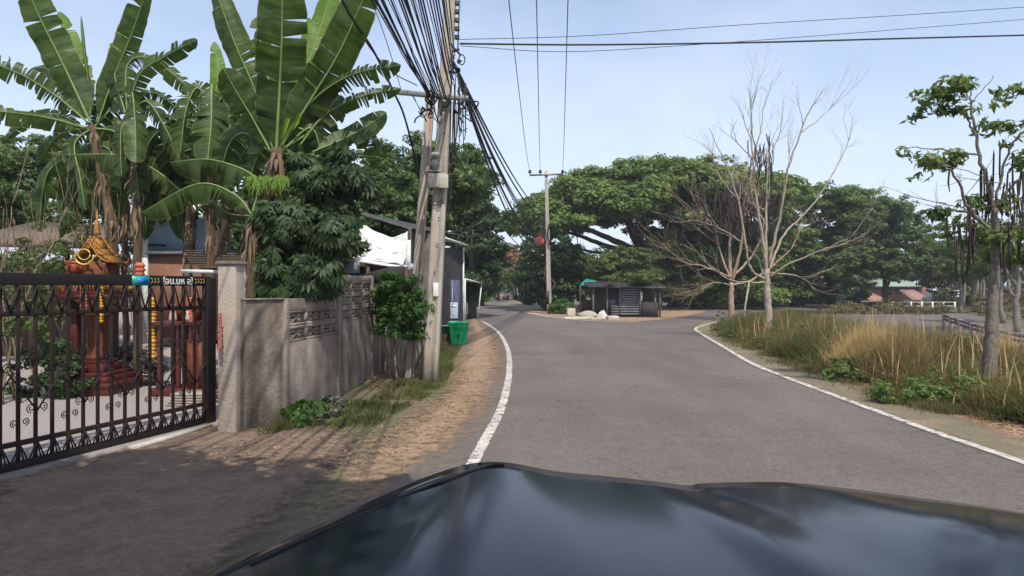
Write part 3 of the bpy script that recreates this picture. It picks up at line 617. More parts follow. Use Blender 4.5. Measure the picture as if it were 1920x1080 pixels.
plant_banana('A', 'tall banana plant at the far left with upright leaves cut off by the picture edge', (212, 560), 11.0, [(212, 440), (196, 370), (188, 320), (172, 235)], [
    ([(172, 235), (118, 120), (78, 40), (40, -45)], 33, -.4, BM, K(tears=2, roll=.25, vang=.15, droop=.1)),
    ([(170, 215), (150, 130), (128, 75), (108, 22)], 19, .6, BL, K(tears=4, roll=.5, droop=.1)),
    ([(170, 210), (164, 140), (157, 85), (152, 28)], 8, .3, BL, K(tears=0, vang=1.2, droop=0, petiole=.2)),
    ([(165, 230), (105, 180), (40, 140), (-40, 108)], 26, -.6, BM, K(tears=9, roll=.2, vang=.3, droop=.35)),
    ([(160, 240), (95, 222), (30, 212), (-50, 205)], 22, -.9, BM, K(tears=4, roll=-.3, vang=.3, droop=.4)),
    ([(160, 240), (110, 215), (60, 222), (8, 262)], 18, .5, BD, K(tears=5, roll=.2, droop=.5)),
    ([(182, 235), (215, 140), (248, 60), (280, -35)], 24, -.2, BM, K(tears=3, roll=-.35, vang=.3, droop=.1)),
    ([(180, 230), (205, 150), (218, 90), (222, 45)], 16, .7, BL, K(tears=9, roll=.4)),
    ([(175, 240), (215, 200), (255, 190), (300, 225)], 24, .4, BD, K(tears=8, droop=.6)),
    ([(165, 235), (130, 160), (90, 130), (58, 128)], 16, 1.0, BD, K(tears=4, droop=.4)),
    ([(175, 240), (130, 245), (100, 262), (70, 310)], 20, .5, BD, K(tears=5, droop=.5)),
    ([(176, 240), (220, 250), (250, 300), (262, 380)], 24, -.3, BD, K(tears=5, droop=.4)),
    ([(172, 240), (140, 270), (150, 330), (160, 390)], 22, -.4, BD, K(tears=5, droop=.4)),
], trad=.075, cseed=1)
plant_banana('B', 'slender banana plant with peeling pink stem beside the gilded shrine', (258, 560), 10.8, [(257, 440), (256, 370), (250, 290), (240, 215)], [
    ([(238, 215), (262, 140), (310, 105), (370, 74)], 20, -.5, BM, K(tears=5, roll=.3, vang=.5, droop=.15)),
    ([(238, 215), (240, 120), (290, 115), (378, 186)], 19, .3, BM, K(tears=8, roll=.1, vang=.3, droop=.35)),
    ([(240, 215), (275, 175), (310, 185), (352, 226)], 18, .6, BD, K(tears=6, droop=.5)),
    ([(240, 215), (248, 175), (254, 240), (255, 305)], 21, -.5, BM, K(tears=5, roll=.1, vang=.25, droop=.1, petiole=.3)),
    ([(242, 215), (275, 190), (310, 240), (340, 305)], 22, -.3, BM, K(tears=6, droop=.3, petiole=.2)),
    ([(236, 215), (215, 140), (225, 110), (225, 150)], 20, .5, BD, K(tears=9, droop=.5)),
    ([(240, 220), (228, 240), (226, 280), (228, 330)], 18, -.2, BD, K(tears=6, droop=.4)),
    ([(240, 220), (205, 175), (185, 195), (170, 260)], 20, .6, BD, K(tears=8, droop=.5)),
], trad=.06, cseed=2)
plant_banana('C', 'middle banana plant with one long leaf hanging straight down', (395, 560), 10.2, [(393, 440), (395, 370), (398, 290), (400, 205)], [
    ([(400, 205), (408, 150), (406, 110), (402, 78)], 15, .2, BL, K(tears=1, vang=.2, droop=0, petiole=.15, tipw=.7)),
    ([(400, 205), (397, 160), (396, 230), (389, 305)], 33, -.6, BM, K(tears=7, roll=.1, vang=.25, droop=.1, petiole=.25)),
    ([(400, 205), (370, 165), (348, 210), (338, 290)], 24, -.2, BM, K(tears=9, droop=.4, roll=.3)),
    ([(400, 205), (440, 150), (470, 165), (500, 200)], 19, .8, BD, K(tears=6, droop=.5)),
    ([(400, 210), (445, 210), (470, 260), (478, 330)], 26, .3, BM, K(tears=6, droop=.3)),
    ([(398, 210), (430, 235), (438, 290), (430, 350)], 26, -.1, BD, K(tears=6, droop=.3)),
    ([(398, 215), (360, 240), (330, 225), (290, 212)], 20, .7, BD, K(tears=5, droop=.5)),
    ([(398, 215), (380, 260), (375, 320), (360, 380)], 26, .5, BD, K(tears=5, droop=.3)),
], trad=.07, cseed=3)
plant_banana('D', 'largest banana plant in the centre with an orange neck and broad upright leaves', (487, 560), 8.9, [(490, 480), (492, 410), (510, 335), (520, 278)], [
    ([(518, 285), (524, 170), (528, 80), (530, -60)], 46, -.5, BM, K(tears=3, roll=0, vang=.12, droop=.05, petiole=.04)),
    ([(524, 280), (590, 175), (640, 90), (702, -50)], 38, -.3, BM, K(tears=2, roll=-.2, vang=.15, droop=.05)),
    ([(522, 270), (565, 150), (595, 70), (628, -40)], 27, .5, BL, K(tears=2, roll=.3, vang=.2, droop=.05)),
    ([(512, 280), (478, 170), (440, 80), (396, -40)], 30, -.1, BM, K(tears=3, roll=.3, vang=.2, droop=.1)),
    ([(528, 275), (585, 190), (660, 140), (752, 122)], 27, -.2, BM, K(tears=13, roll=.15, vang=.4, droop=.45)),
    ([(560, 275), (610, 215), (680, 180), (752, 166)], 21, .4, BM, K(tears=7, roll=.1, vang=.35, droop=.35)),
    ([(585, 285), (640, 262), (690, 235), (724, 210)], 20, .7, BM, K(tears=2, roll=.2, vang=.3, droop=.1)),
    ([(530, 280), (590, 240), (620, 200), (640, 178)], 34, .4, BD, K(tears=3, roll=.4, droop=.2)),
    ([(528, 285), (580, 240), (600, 280), (605, 345)], 32, .2, BD, K(tears=5, droop=.3)),
    ([(508, 285), (475, 225), (448, 180), (418, 128)], 30, -.3, BM, K(tears=2, roll=.2, vang=.2, droop=.1)),
    ([(508, 285), (460, 250), (430, 270), (410, 340)], 30, .3, BD, K(tears=6, droop=.4)),
    ([(525, 285), (600, 302), (680, 292), (765, 304)], 20, .6, BM, K(tears=6, roll=-.6, vang=.5, droop=.5)),
    ([(512, 285), (505, 260), (480, 300), (460, 370)], 26, .3, BD, K(tears=8, droop=.4)),
    ([(526, 283), (545, 230), (575, 300), (585, 380)], 27, .3, BD, K(tears=6, droop=.4)),
    ([(518, 280), (505, 160), (490, 90), (484, 30)], 24, .8, BM, K(tears=4, droop=.2)),
    ([(522, 280), (548, 240), (556, 228), (562, 212)], 7, -.3, BL, K(tears=0, droop=0, vang=.9, petiole=.2)),
    ([(522, 280), (531, 250), (536, 235), (540, 222)], 6, -.5, BL, K(tears=0, droop=0, vang=.9, petiole=.2)),
    ([(560, 240), (620, 260), (700, 260), (700, 320)], 22, .9, BD, K(tears=6, droop=.4)),
], trad=.11, cseed=4)
g_x = random.Random(77); ex = []
for k in range(30):
    a_ = R(g_x.uniform(-10, 190)); ln_ = g_x.uniform(110, 190); x1, y1 = 420+math.cos(a_)*ln_, 330-math.sin(a_)*ln_*.55
    ex.append(([(420, 345), (420+math.cos(a_)*ln_*.4, 320-abs(math.sin(a_))*ln_*.5-30), (x1*.98, y1), (x1+math.cos(a_)*30, y1+g_x.uniform(50, 150))], g_x.uniform(20, 30), g_x.uniform(-.2, 1.4), g_x.choice([BD, BM, BD]), K(tears=g_x.randint(3, 9), droop=g_x.uniform(.2, .5), roll=g_x.uniform(-.5, .5))))
plant_banana('G', 'low dense banana clump filling the gap between the tall banana plants', (420, 560), 11.2, [(420, 470), (420, 350)], ex, trad=.05, cseed=12)
ex = []
for k in range(18):
    a_ = R(g_x.uniform(0, 180)); ln_ = g_x.uniform(80, 150); x1, y1 = 235+math.cos(a_)*ln_, 330-math.sin(a_)*ln_*.5
    ex.append(([(235, 340), (235+math.cos(a_)*ln_*.4, 320-abs(math.sin(a_))*ln_*.5-20), (x1*.98, y1), (x1+math.cos(a_)*24, y1+g_x.uniform(50, 150))], g_x.uniform(17, 25), g_x.uniform(-.2, 1.0), g_x.choice([BD, BM, BD]), K(tears=g_x.randint(3, 9), droop=g_x.uniform(.2, .5), roll=g_x.uniform(-.5, .5))))
plant_banana('H', 'shaded banana clump behind the slender pink stemmed plant', (235, 560), 12.2, [(235, 470), (235, 345)], ex, trad=.05, cseed=13)
# broad arching leaves of low suckers in front
plant_banana('E', 'low banana sucker with arching leaves spreading above the shrine roof', (352, 560), 11.2, [(352, 470), (356, 420), (352, 375)], [
    ([(352, 372), (300, 325), (230, 292), (120, 290)], 30, -.4, BM, K(tears=7, roll=-.9, vang=.55, droop=.7)),
    ([(352, 372), (370, 300), (320, 296), (255, 330)], 24, .5, BD, K(tears=7, droop=.5)),
    ([(352, 372), (360, 400), (330, 350), (300, 420)], 20, .3, BD, K(tears=5, droop=.4)),
], trad=.07, cseed=5)
plant_banana('F', 'banana sucker by the wall with two wide arching leaves reaching left', (470, 560), 8.7, [(470, 470), (472, 410)], [
    ([(474, 400), (480, 335), (400, 300), (318, 304)], 32, .2, BM, K(tears=7, roll=-.9, vang=.5, droop=.7)),
    ([(474, 405), (440, 365), (370, 345), (262, 400)], 29, -.1, BM, K(tears=6, roll=-.9, vang=.5, droop=.7)),
    ([(472, 405), (440, 380), (420, 430), (405, 480)], 18, .4, DRY, K(tears=6, droop=.3)),
    ([(472, 405), (430, 400), (395, 380), (360, 400)], 20, .4, BD, K(tears=6, droop=.5)),
], trad=.07, cseed=6)

# ================================================================ broad-leaved shrub over the wall, palmate leaves
def shrub_palmate(rt, m, blobs, nclust, seed, lf=.13, mstem=None):
    g = rng(seed); V = []; Fs = []; org = np.array(rt.location)
    w_ = np.array([np.prod(r)**(2/3) for c, r in blobs]); w_ /= w_.sum()
    for k in range(nclust):
        c, r = blobs[g.choice(len(blobs), p=w_)]; d = g.normal(0, 1, 3); d /= np.linalg.norm(d)
        P = np.array(c)+d*np.array(r)*g.uniform(.35, 1.02); out_ = d*.6+np.array([0, -.35, .25])+g.normal(0, .35, 3); out_ /= np.linalg.norm(out_)
        u = np.cross(out_, [0, 0, 1.]); u /= np.linalg.norm(u)+1e-9; v = np.cross(out_, u); nl = g.integers(6, 10); ph = g.uniform(0, 6.28)
        ls = lf*g.uniform(.7, 1.35)
        for i in range(nl):
            a = ph+6.283*i/nl+g.normal(0, .1); dr = (u*math.cos(a)+v*math.sin(a))*.8+out_*.25; dr[2] -= .65; dr /= np.linalg.norm(dr)
            sd = np.cross(dr, out_); sd /= np.linalg.norm(sd)+1e-9; up_ = np.cross(sd, dr); wd = ls*.19
            a0 = P+dr*ls*.12; b1 = P+dr*ls*.55; c1 = P+dr*ls*1.05+np.array([0, 0, -ls*.22]); b = len(V)
            V += [a0, b1+sd*wd-up_*wd*.3, c1, b1-sd*wd-up_*wd*.3, b1+up_*wd*.12]
            Fs += [(b, b+1, b+4), (b+1, b+2, b+4), (b+2, b+3, b+4), (b+3, b, b+4)]
    return link('foliage', npmesh('foliage', np.array(V)-org, Fs), m, rt)
ML_shr = leafmat('shrub_leaf', (.014, .034, .010), (.055, .09, .028), (.13, .16, .07), .22, .5, .28, 1.2)
rt = empty('shrub', Vector((-2.95, 8.7, 0)), 'dense dark umbrella-leaf shrub bulging over the low wall', 'shrub')
g_ = random.Random(4); m = local(rt)
for k in range(7):
    x = -3.0+g_.gauss(0, .06); a = Vector((x, 8.85+g_.gauss(0, .1), 0)); m.tube(path([a, a+Vector((g_.gauss(0, .2), g_.gauss(0, .15), 1.1)), a+Vector((g_.gauss(-.05, .1), g_.gauss(0, .1), 2.3))], 5, .01), lin(.035, .012, 11), 6)
m.build('stem', mat('bark_brown', (.09, .065, .045), (.17, .13, .09), 12, .9, .5), rt)
def wb(px, py, Y, rx, ry, rz): c = W(px, py, Y); return ((c.x, c.y, c.z), (rx, ry, rz))
shrub_palmate(rt, ML_shr, [wb(575, 505, 8.7, .42, .38, .36), wb(555, 420, 8.7, .42, .42, .36), wb(620, 430, 8.8, .34, .4, .36), wb(600, 345, 8.9, .42, .4, .26), wb(655, 330, 9.0, .26, .35, .2), wb(612, 515, 8.8, .24, .25, .28), wb(512, 500, 8.5, .2, .2, .34), wb(640, 390, 9.1, .22, .3, .2), wb(500, 400, 8.6, .16, .2, .2), wb(565, 300, 8.9, .2, .2, .12), wb(690, 350, 9.1, .12, .2, .16), wb(640, 290, 9, .16, .2, .1), wb(540, 540, 8.5, .3, .2, .12)], 1080, 11, lf=.125)
# small yellow-green fern clump below the banana neck
rt = empty('fern', W(500, 350, 8.75), 'yellow green fern tuft growing on the banana stem neck', 'fern')
g2 = rng(9); V = []; Fs = []
for k in range(170):
    x = g2.uniform(462, 540); p = W(x, 335+g2.uniform(-8, 12)-abs(x-500)*.0, 8.72+g2.uniform(-.12, .12)); q = p+Vector((g2.normal(0, .04), -.03, -g2.uniform(.08, .2))); s = .012; b = len(V)
    V += [p+Vector((-s, 0, 0)), p+Vector((s, 0, 0)), q]; Fs.append((b, b+1, b+2))
link('foliage', npmesh('foliage', np.array([tuple(v-rt.location) for v in V]), Fs), leafmat('fern_leaf', (.10, .20, .02), (.20, .32, .05), None, .4), rt)

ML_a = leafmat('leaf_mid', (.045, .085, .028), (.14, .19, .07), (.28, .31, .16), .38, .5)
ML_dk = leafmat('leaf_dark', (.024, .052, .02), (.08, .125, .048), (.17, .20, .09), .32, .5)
ML_ol = leafmat('leaf_olive', (.05, .08, .024), (.14, .18, .06), (.20, .22, .09), .3)
ML_gr = leafmat('leaf_fresh', (.04, .10, .018), (.10, .20, .04), (.18, .28, .08), .35)
ML_rain = leafmat('leaf_raintree', (.075, .12, .032), (.185, .25, .075), (.26, .31, .11), .3, .6, .2, .25)
BARK = mat('bark_grey', (.14, .12, .10), (.26, .23, .19), 9, .9, .7, bscale=40)
BARKD = mat('bark_dark', (.045, .035, .028), (.10, .08, .06), 9, .9, .6)
# bush by the poles
rt = empty('bush', Vector((-1.95, 11.9, 0)), 'leafy green bush on bare stems between the wall end and the concrete pole', 'bush')
m = local(rt); g_ = random.Random(8)
for k in range(13):
    a = W(g_.uniform(722, 798), 690, 11.75+g_.uniform(-.2, .5)); a.z = 0; b = a+Vector((g_.gauss(0, .1), g_.gauss(0, .12), g_.uniform(.9, 1.3)))
    m.tube(path([a, (a+b)/2+Vector((g_.gauss(0, .04), 0, 0)), b], 4, .01), lin(g_.uniform(.014, .03), .009, 9), 6)
m.build('stem', mat('stem_tan', (.20, .15, .10), (.34, .27, .19), 12, .9, .4), rt)
canopy('foliage', ML_gr, rt, [wb(745, 545, 11.6, .38, .35, .25), wb(755, 585, 11.5, .45, .35, .26), wb(785, 575, 11.35, .22, .3, .3), wb(720, 580, 11.7, .25, .25, .2), wb(765, 620, 11.5, .3, .3, .15), wb(708, 610, 11.7, .16, .2, .16), wb(795, 625, 11.4, .14, .2, .14), wb(730, 520, 11.6, .14, .2, .1), wb(770, 522, 11.5, .12, .15, .1), wb(712, 555, 11.6, .1, .1, .1)], .034, 9000, 21, inner=.25, tuft=.14, aspect=.55, up=.5)
rt = empty('weed_clump', G(575, 800), 'low green weeds against the foot of the first wall panel', 'weeds')
canopy('foliage', ML_gr, rt, [((G(575, 798).x, 7.75, .12), (.28, .22, .18)), ((G(545, 800).x, 7.7, .08), (.2, .2, .12))], .035, 1700, 22, tuft=.07)
rt = empty('weed_clump', G(628, 770), 'low grey green weeds by the second wall post', 'weeds')
canopy('foliage', leafmat('leaf_dusty', (.07, .09, .07), (.16, .18, .14), None, .2), rt, [((G(620, 775).x, 8.5, .08), (.18, .35, .12))], .03, 1100, 23, tuft=.07)

# ================================================================ BIG TREES
def tree(name, label, base, limbs, blobs, m, size, n, seed, bark=BARKD, group=None, r0=.25, twigs=0, **kw):
    rt = empty(name, base, label, 'tree', group)
    mb = local(rt); g = random.Random(seed)
    for lb in limbs:
        pts, ra, rb = lb; pp = path(pts, 6, .02); mb.tube(pp, lin(ra, rb, len(pp)), 8)
        for k in range(twigs):
            i = g.randint(len(pp)//2, len(pp)-2); branchy(mb, pp[i], Vector((g.gauss(0, 1), g.gauss(0, 1), .7)), g.uniform(.8, 2.2), rb*.8, 1, g, .5, .2, 3, None, .5, 5, 4)
    mb.build('trunk', bark, rt, True)
    canopy('crown', m, rt, blobs, size, n, seed, **kw)
    return rt
# rain tree (umbrella crown) behind the hut
Yr = 50.; g2 = rng(31); blobs = []
cx = W(1208, 400, Yr).x
for k in range(340):
    a = g2.uniform(0, 6.283); q = math.sqrt(g2.uniform(0, 1)); x = cx+math.cos(a)*q*(10.1 if math.cos(a) < 0 else 10.6); y = Yr+math.sin(a)*q*7.5
    z = 10.25-(3.7 if math.cos(a) < 0 else 3.7-2.3*math.cos(a))*q**2.3+g2.normal(0, .3)-(.5 if x < cx-6 else 0); blobs.append(((x, y, z), (1.35, 1.35, .42)))
for k in range(60):    # inner layer
    a = g2.uniform(0, 6.283); q = math.sqrt(g2.uniform(0, 1))*.85; blobs.append(((cx+math.cos(a)*q*8, Yr+math.sin(a)*q*7, 8.3-3.0*q*q+g2.normal(0, .3)), (1.1, 1.1, .3)))
for k in range(110):    # low right side
    x = g2.uniform(1200, 1470); y_ = g2.uniform(370, 560); c = W(x, y_, Yr+g2.uniform(-3, 4)); 
    if x < 1235 and y_ < 430: continue
    blobs.append(((c.x, c.y, c.z), (1.2, 1.2, .55)))
for k in range(16):
    c = W(g2.uniform(1000, 1200), g2.uniform(480, 545), Yr+g2.uniform(0, 4)); blobs.append(((c.x, c.y, c.z), (1.1, 1.1, .6)))
def lw(pp, Y=Yr, dy=0): return [W(x, y, Y+dy*i) for i, (x, y) in enumerate(pp)]
bR = G(1225, 580); bR.y = Yr; bR.x = W(1225, 580, Yr).x; bR.z = 0
tree('rain_tree', 'huge umbrella-crowned tree with spreading dark limbs behind the dark hut', bR, [
    (lw([(1225, 580), (1222, 520), (1205, 470)]), .55, .42), (lw([(1205, 470), (1183, 430), (1176, 395), (1178, 350)]), .38, .14),
    (lw([(1205, 475), (1150, 450), (1090, 425), (1040, 405)], dy=-.6), .3, .08), (lw([(1205, 480), (1140, 462), (1080, 440), (1030, 430)], dy=.5), .26, .07),
    (lw([(1183, 425), (1150, 395), (1110, 375), (1070, 360)], dy=-.8), .2, .06), (lw([(1178, 395), (1150, 365), (1130, 340)], dy=-1), .16, .06),
    (lw([(1180, 400), (1210, 375), (1250, 350)], dy=-1), .18, .06), (lw([(1210, 470), (1260, 430), (1310, 390), (1350, 370)], dy=-.7), .32, .08),
    (lw([(1220, 490), (1280, 470), (1350, 440), (1400, 420)], dy=.7), .28, .08), (lw([(1180, 420), (1160, 400), (1120, 392), (1075, 390)], dy=1.4), .16, .05),
    (lw([(1208, 470), (1150, 475), (1100, 470), (1050, 450)], dy=1.2), .2, .06)], blobs, ML_rain, .17, 185000, 31, r0=.5, twigs=2, tuft=.72, flat=.45, up=1.0, inner=.2)
# dark lower trees of the grove
def mass(px0, px1, py0, py1, Y, dY, r, k, seed):
    g = rng(seed); o = []
    for i in range(k):
        c = W(g.uniform(px0, px1), g.uniform(py0, py1), Y+g.uniform(-dY, dY)); o.append(((c.x, c.y, max(.3, c.z)), (r*g.uniform(.7, 1.3), r*g.uniform(.7, 1.3), r*.7)))
    return o
def ell(px, py, rx, ry, Y, dY, r, k, seed):
    g = rng(seed); o = []
    for i in range(k):
        a = g.uniform(0, 6.28); q = math.sqrt(g.uniform(0, 1)); c = W(px+rx*q*math.cos(a), py+ry*q*math.sin(a), Y+g.uniform(-dY, dY)); o.append(((c.x, c.y, max(.2, c.z)), (r*g.uniform(.7, 1.3), r, r*.7)))
    return o
def base(px, Y): b = W(px, 540, Y); b.z = 0; return b
def simple_tree(name, label, px, Y, pyc, blobs, m, size, n, seed, r=.16, group=None, **kw):
    b = base(px, Y); top = W(px, pyc, Y); g = random.Random(seed)
    limbs = [([b, b.lerp(top, .5)+Vector((g.gauss(0, .1), 0, 0)), top], r, r*.45)]
    for k in range(4):
        s = b.lerp(top, g.uniform(.35, .7)); limbs.append(([s, s+Vector((g.gauss(0, .25), g.gauss(0, .2), .7)), s+Vector((g.gauss(0, .5), g.gauss(0, .4), 1.6))], r*.5, r*.2))
    return tree(name, label, b, limbs, blobs, m, size, n, seed, group=group, **kw)
simple_tree('broadleaf_tree', 'rounded dark green tree directly behind the far utility pole', 1030, 45, 500, ell(1035, 505, 62, 62, 46, 1.6, .95, 50, 41), ML_dk, .12, 24000, 41, tuft=.42, inner=.4)
simple_tree('broadleaf_tree', 'olive green feathery tree leaning over the hut roof', 1165, 42.5, 520, ell(1165, 500, 72, 30, 42.5, 1.5, .8, 40, 42)+ell(1190, 524, 52, 9, 36.6, .8, .45, 16, 142), ML_ol, .085, 24000, 42, r=.12, tuft=.4, flat=.35, up=1.0, inner=.2)
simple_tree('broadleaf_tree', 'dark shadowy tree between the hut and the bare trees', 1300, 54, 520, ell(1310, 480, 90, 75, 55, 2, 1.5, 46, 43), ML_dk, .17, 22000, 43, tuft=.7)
simple_tree('broadleaf_tree', 'broad green tree whose flat crown rises right of the bare trees', 1560, 56, 470, ell(1545, 420, 130, 66, 56, 3.5, 1.4, 90, 44)+ell(1520, 500, 120, 50, 56, 3, 1.4, 50, 144), ML_rain, .16, 62000, 44, r=.4, tuft=.65, flat=.45, up=1.0, inner=.3)
simple_tree('broadleaf_tree', 'mid green tree at the right end of the grove with drooping low crown', 1660, 52, 480, ell(1665, 440, 92, 58, 53, 2.5, 1.2, 60, 45)+ell(1630, 500, 62, 26, 52, 2, 1.0, 20, 145), ML_a, .15, 40000, 45, r=.25, tuft=.55, flat=.5, up=.8, inner=.3)
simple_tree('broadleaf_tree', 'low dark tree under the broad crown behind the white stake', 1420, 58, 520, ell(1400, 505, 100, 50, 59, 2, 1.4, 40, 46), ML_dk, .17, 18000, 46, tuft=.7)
# lane end on the left
simple_tree('flowering_tree', 'distant tree with orange red blossom at the end of the lane', 968, 88, 510, ell(965, 500, 36, 30, 88, 2, 1.3, 26, 47), leafmat('blossom', (.05, .07, .02), (.30, .13, .04), (.55, .22, .06), .2), .2, 9000, 47, tuft=.6)
simple_tree('broadleaf_tree', 'pale green tree beyond the lane beside the flowering tree', 935, 80, 500, ell(932, 525, 24, 30, 80, 2, 1.2, 22, 48), ML_ol, .18, 8000, 48, tuft=.6)
simple_tree('broadleaf_tree', 'dark hedge-like tree at the bend of the lane', 995, 62, 520, ell(990, 530, 24, 38, 62, 1.2, .9, 22, 49), ML_dk, .13, 9000, 49, tuft=.45)
simple_tree('broadleaf_tree', 'small bright green tree left of the lane bend', 905, 60, 530, ell(908, 535, 26, 20, 60, 1.5, .8, 22, 50), ML_gr, .12, 7000, 50, tuft=.4)
# tree behind the shed
simple_tree('broadleaf_tree', 'tall leafy tree behind the concrete poles and the tarpaulin shed', 800, 23, 330, ell(800, 330, 110, 60, 23, 1.5, .6, 60, 51)+ell(740, 400, 90, 60, 22, 1.2, .55, 44, 151), ML_a, .085, 46000, 51, r=.2, tuft=.3, inner=.35, up=.45)
simple_tree('broadleaf_tree', 'very dark glossy tree at the right end of the shed', 885, 35, 420, ell(888, 430, 46, 125, 36, 1.5, .85, 70, 52), ML_dk, .10, 42000, 52, r=.25, tuft=.38, inner=.35)
# far left garden
simple_tree('garden_tree', 'feathery green tree behind the thatched roof at the far left', 70, 16.5, 350, ell(70, 340, 130, 85, 17, 1, .5, 60, 53)+ell(30, 420, 90, 50, 16.5, .8, .4, 22, 153), ML_a, .06, 34000, 53, r=.12, tuft=.25, flat=.5, inner=.3)
simple_tree('garden_tree', 'low dark greenery behind the blue walled house', 340, 24, 430, ell(330, 400, 150, 60, 25, 1, .8, 50, 54), ML_dk, .10, 16000, 54, r=.15, tuft=.4)
simple_tree('garden_tree', 'shady tree behind the banana plants above the wall', 560, 15, 420, ell(560, 430, 110, 75, 15, 1, .5, 50, 55), ML_dk, .08, 18000, 55, r=.12, tuft=.3)
def scrub(label, px0, px1, Y, zt, n, seed, m=None):
    rt = empty('shrub', base((px0+px1)/2, Y), label, 'shrub', 'twiggy shrubs behind the gate'); g = random.Random(seed); mb = local(rt)
    for k in range(n):
        b = base(g.uniform(px0, px1), Y+g.uniform(-.4, .4)); branchy(mb, b, Vector((g.gauss(0, .12), g.gauss(0, .1), 1)), zt*g.uniform(.5, .75), .018, 2, g, .45, .35, 3, None, .6, 5, 6)
    mb.build('stem', mat('twig_tan', (.13, .10, .065), (.27, .21, .13), 10, .9, .2), rt)
    canopy('foliage', m or ML_ol, rt, [((W(px0+(px1-px0)*t, 540, Y).x, Y, zt*h), (.5, .4, .35)) for t, h in ((.2, .75), (.5, .95), (.8, .8), (.4, .6), (.7, .5))], .035, 3600, seed, tuft=.15)
scrub('twiggy olive shrub above the left half of the gate', -20, 75, 9.5, 2.3, 7, 61)
scrub('tall thin stemmed shrub left of the gilded shrine', 85, 150, 11.2, 2.7, 8, 62)

# ================================================================ BARE POD TREES
BW = mat('bare_bark', (.24, .195, .145), (.42, .36, .275), 10, .9, .4, bscale=40); POD = plain('pod_brown', (.035, .022, .018), .7); BP = mat('pink_bark', (.26, .18, .13), (.40, .29, .21), 10, .9, .4)
def bare_tree(label, bpx, Y, mains, bark, seed, npods, podbox, tw=(3, .5), r0=.12, podlen=.5, twlen=1.0):
    b = base(*bpx[:1], Y); rt = empty('bare_tree', b, label, 'tree', 'bare trees on the grass island'); g = random.Random(seed); mb = local(rt); tips = []
    for pts, ra, rb in mains:
        p3 = [W(x, y, Y+dy) for x, y, dy in pts]; 
        if pts[0][1] > 590 and ra >= r0: p3[0].z = 0
        pp = path(p3, 6, .012); mb.tube(pp, lin(ra*.74, rb*.6, len(pp)), 8)
        if ra >= r0: continue
        for k in range(tw[0]+1):
            i = g.randint(int(len(pp)*.35), len(pp)-1); d = (pp[min(i+1, len(pp)-1)]-pp[i-1]).normalized()
            branchy(mb, pp[i], d+Vector((g.gauss(0, .5), g.gauss(0, .6), g.gauss(.1, .35))), twlen*g.uniform(.6, 1.3), max(.006, rb*.8), 2, g, tw[1], .1, 3, tips, .55, 5, 5)
    mb.build('trunk', bark, rt, True)
    m = local(rt)
    for k in range(npods):
        if k <= 100: m = local(rt)
        x = g.gauss(podbox[0], podbox[2]); y = g.uniform(podbox[1], podbox[3]); p = W(x, y, Y+g.uniform(-.8, .8)); l = podlen*g.uniform(.6, 1.3); q = p+Vector((g.gauss(0, .06), g.gauss(0, .06), -l))
        m.tube([p, p+Vector((0, 0, -.05)), (p+q)/2+Vector((g.gauss(0, .015), 0, 0)), q], [.004, .017, .019, .008], 6)
        if k < 100: m.build('pod', POD, rt)
    if npods > 100: tag(m.build('pods', POD, rt), kind='stuff')
    return rt
bare_tree('large bare pale tree with upswept forked limbs near the island edge', (1441,), 19.6, [
    ([(1442, 645, 0), (1440, 580, 0), (1438, 530, 0), (1437, 505, 0)], .16, .13),
    ([(1437, 510, 0), (1432, 460, -.1), (1418, 380, -.2), (1412, 300, -.3), (1408, 240, -.3)], .075, .025),
    ([(1438, 505, 0), (1436, 440, .1), (1438, 350, .2), (1437, 280, .3)], .065, .025),
    ([(1440, 500, 0), (1462, 410, -.2), (1478, 320, -.4), (1512, 220, -.5), (1545, 165, -.6)], .065, .016),
    ([(1440, 510, 0), (1470, 440, .3), (1520, 390, .4), (1570, 310, .6), (1595, 255, .6)], .055, .012),
    ([(1442, 520, 0), (1480, 495, -.4), (1540, 470, -.8), (1590, 448, -1.2)], .055, .015),
    ([(1434, 520, 0), (1418, 480, .2), (1385, 450, .5), (1330, 420, .8), (1290, 412, 1)], .045, .012),
    ([(1434, 525, 0), (1408, 505, -.3), (1400, 470, -.5), (1385, 380, -.5), (1362, 310, -.5), (1330, 240, -.6)], .06, .014),
    ([(1434, 530, 0), (1410, 530, -.4), (1370, 525, -.7), (1330, 500, -.9)], .04, .012),
    ([(1412, 300, -.3), (1425, 250, -.3), (1432, 200, -.2), (1450, 150, 0)], .028, .008), ([(1412, 260, -.3), (1408, 210, -.3), (1404, 160, -.4)], .024, .007),
    ([(1437, 300, .3), (1462, 250, .3), (1470, 180, .3)], .022, .007), ([(1442, 510, 0), (1500, 520, .3), (1530, 545, .5)], .03, .01),
    ([(1380, 370, -.5), (1350, 330, -.5), (1330, 280, -.6)], .025, .008), ([(1500, 250, -.4), (1545, 215, -.4), (1580, 175, -.5)], .02, .007)], BW, 71, 30, (1432, 245, 12, 310), (3, .4), r0=.15, podlen=.6, twlen=.8)
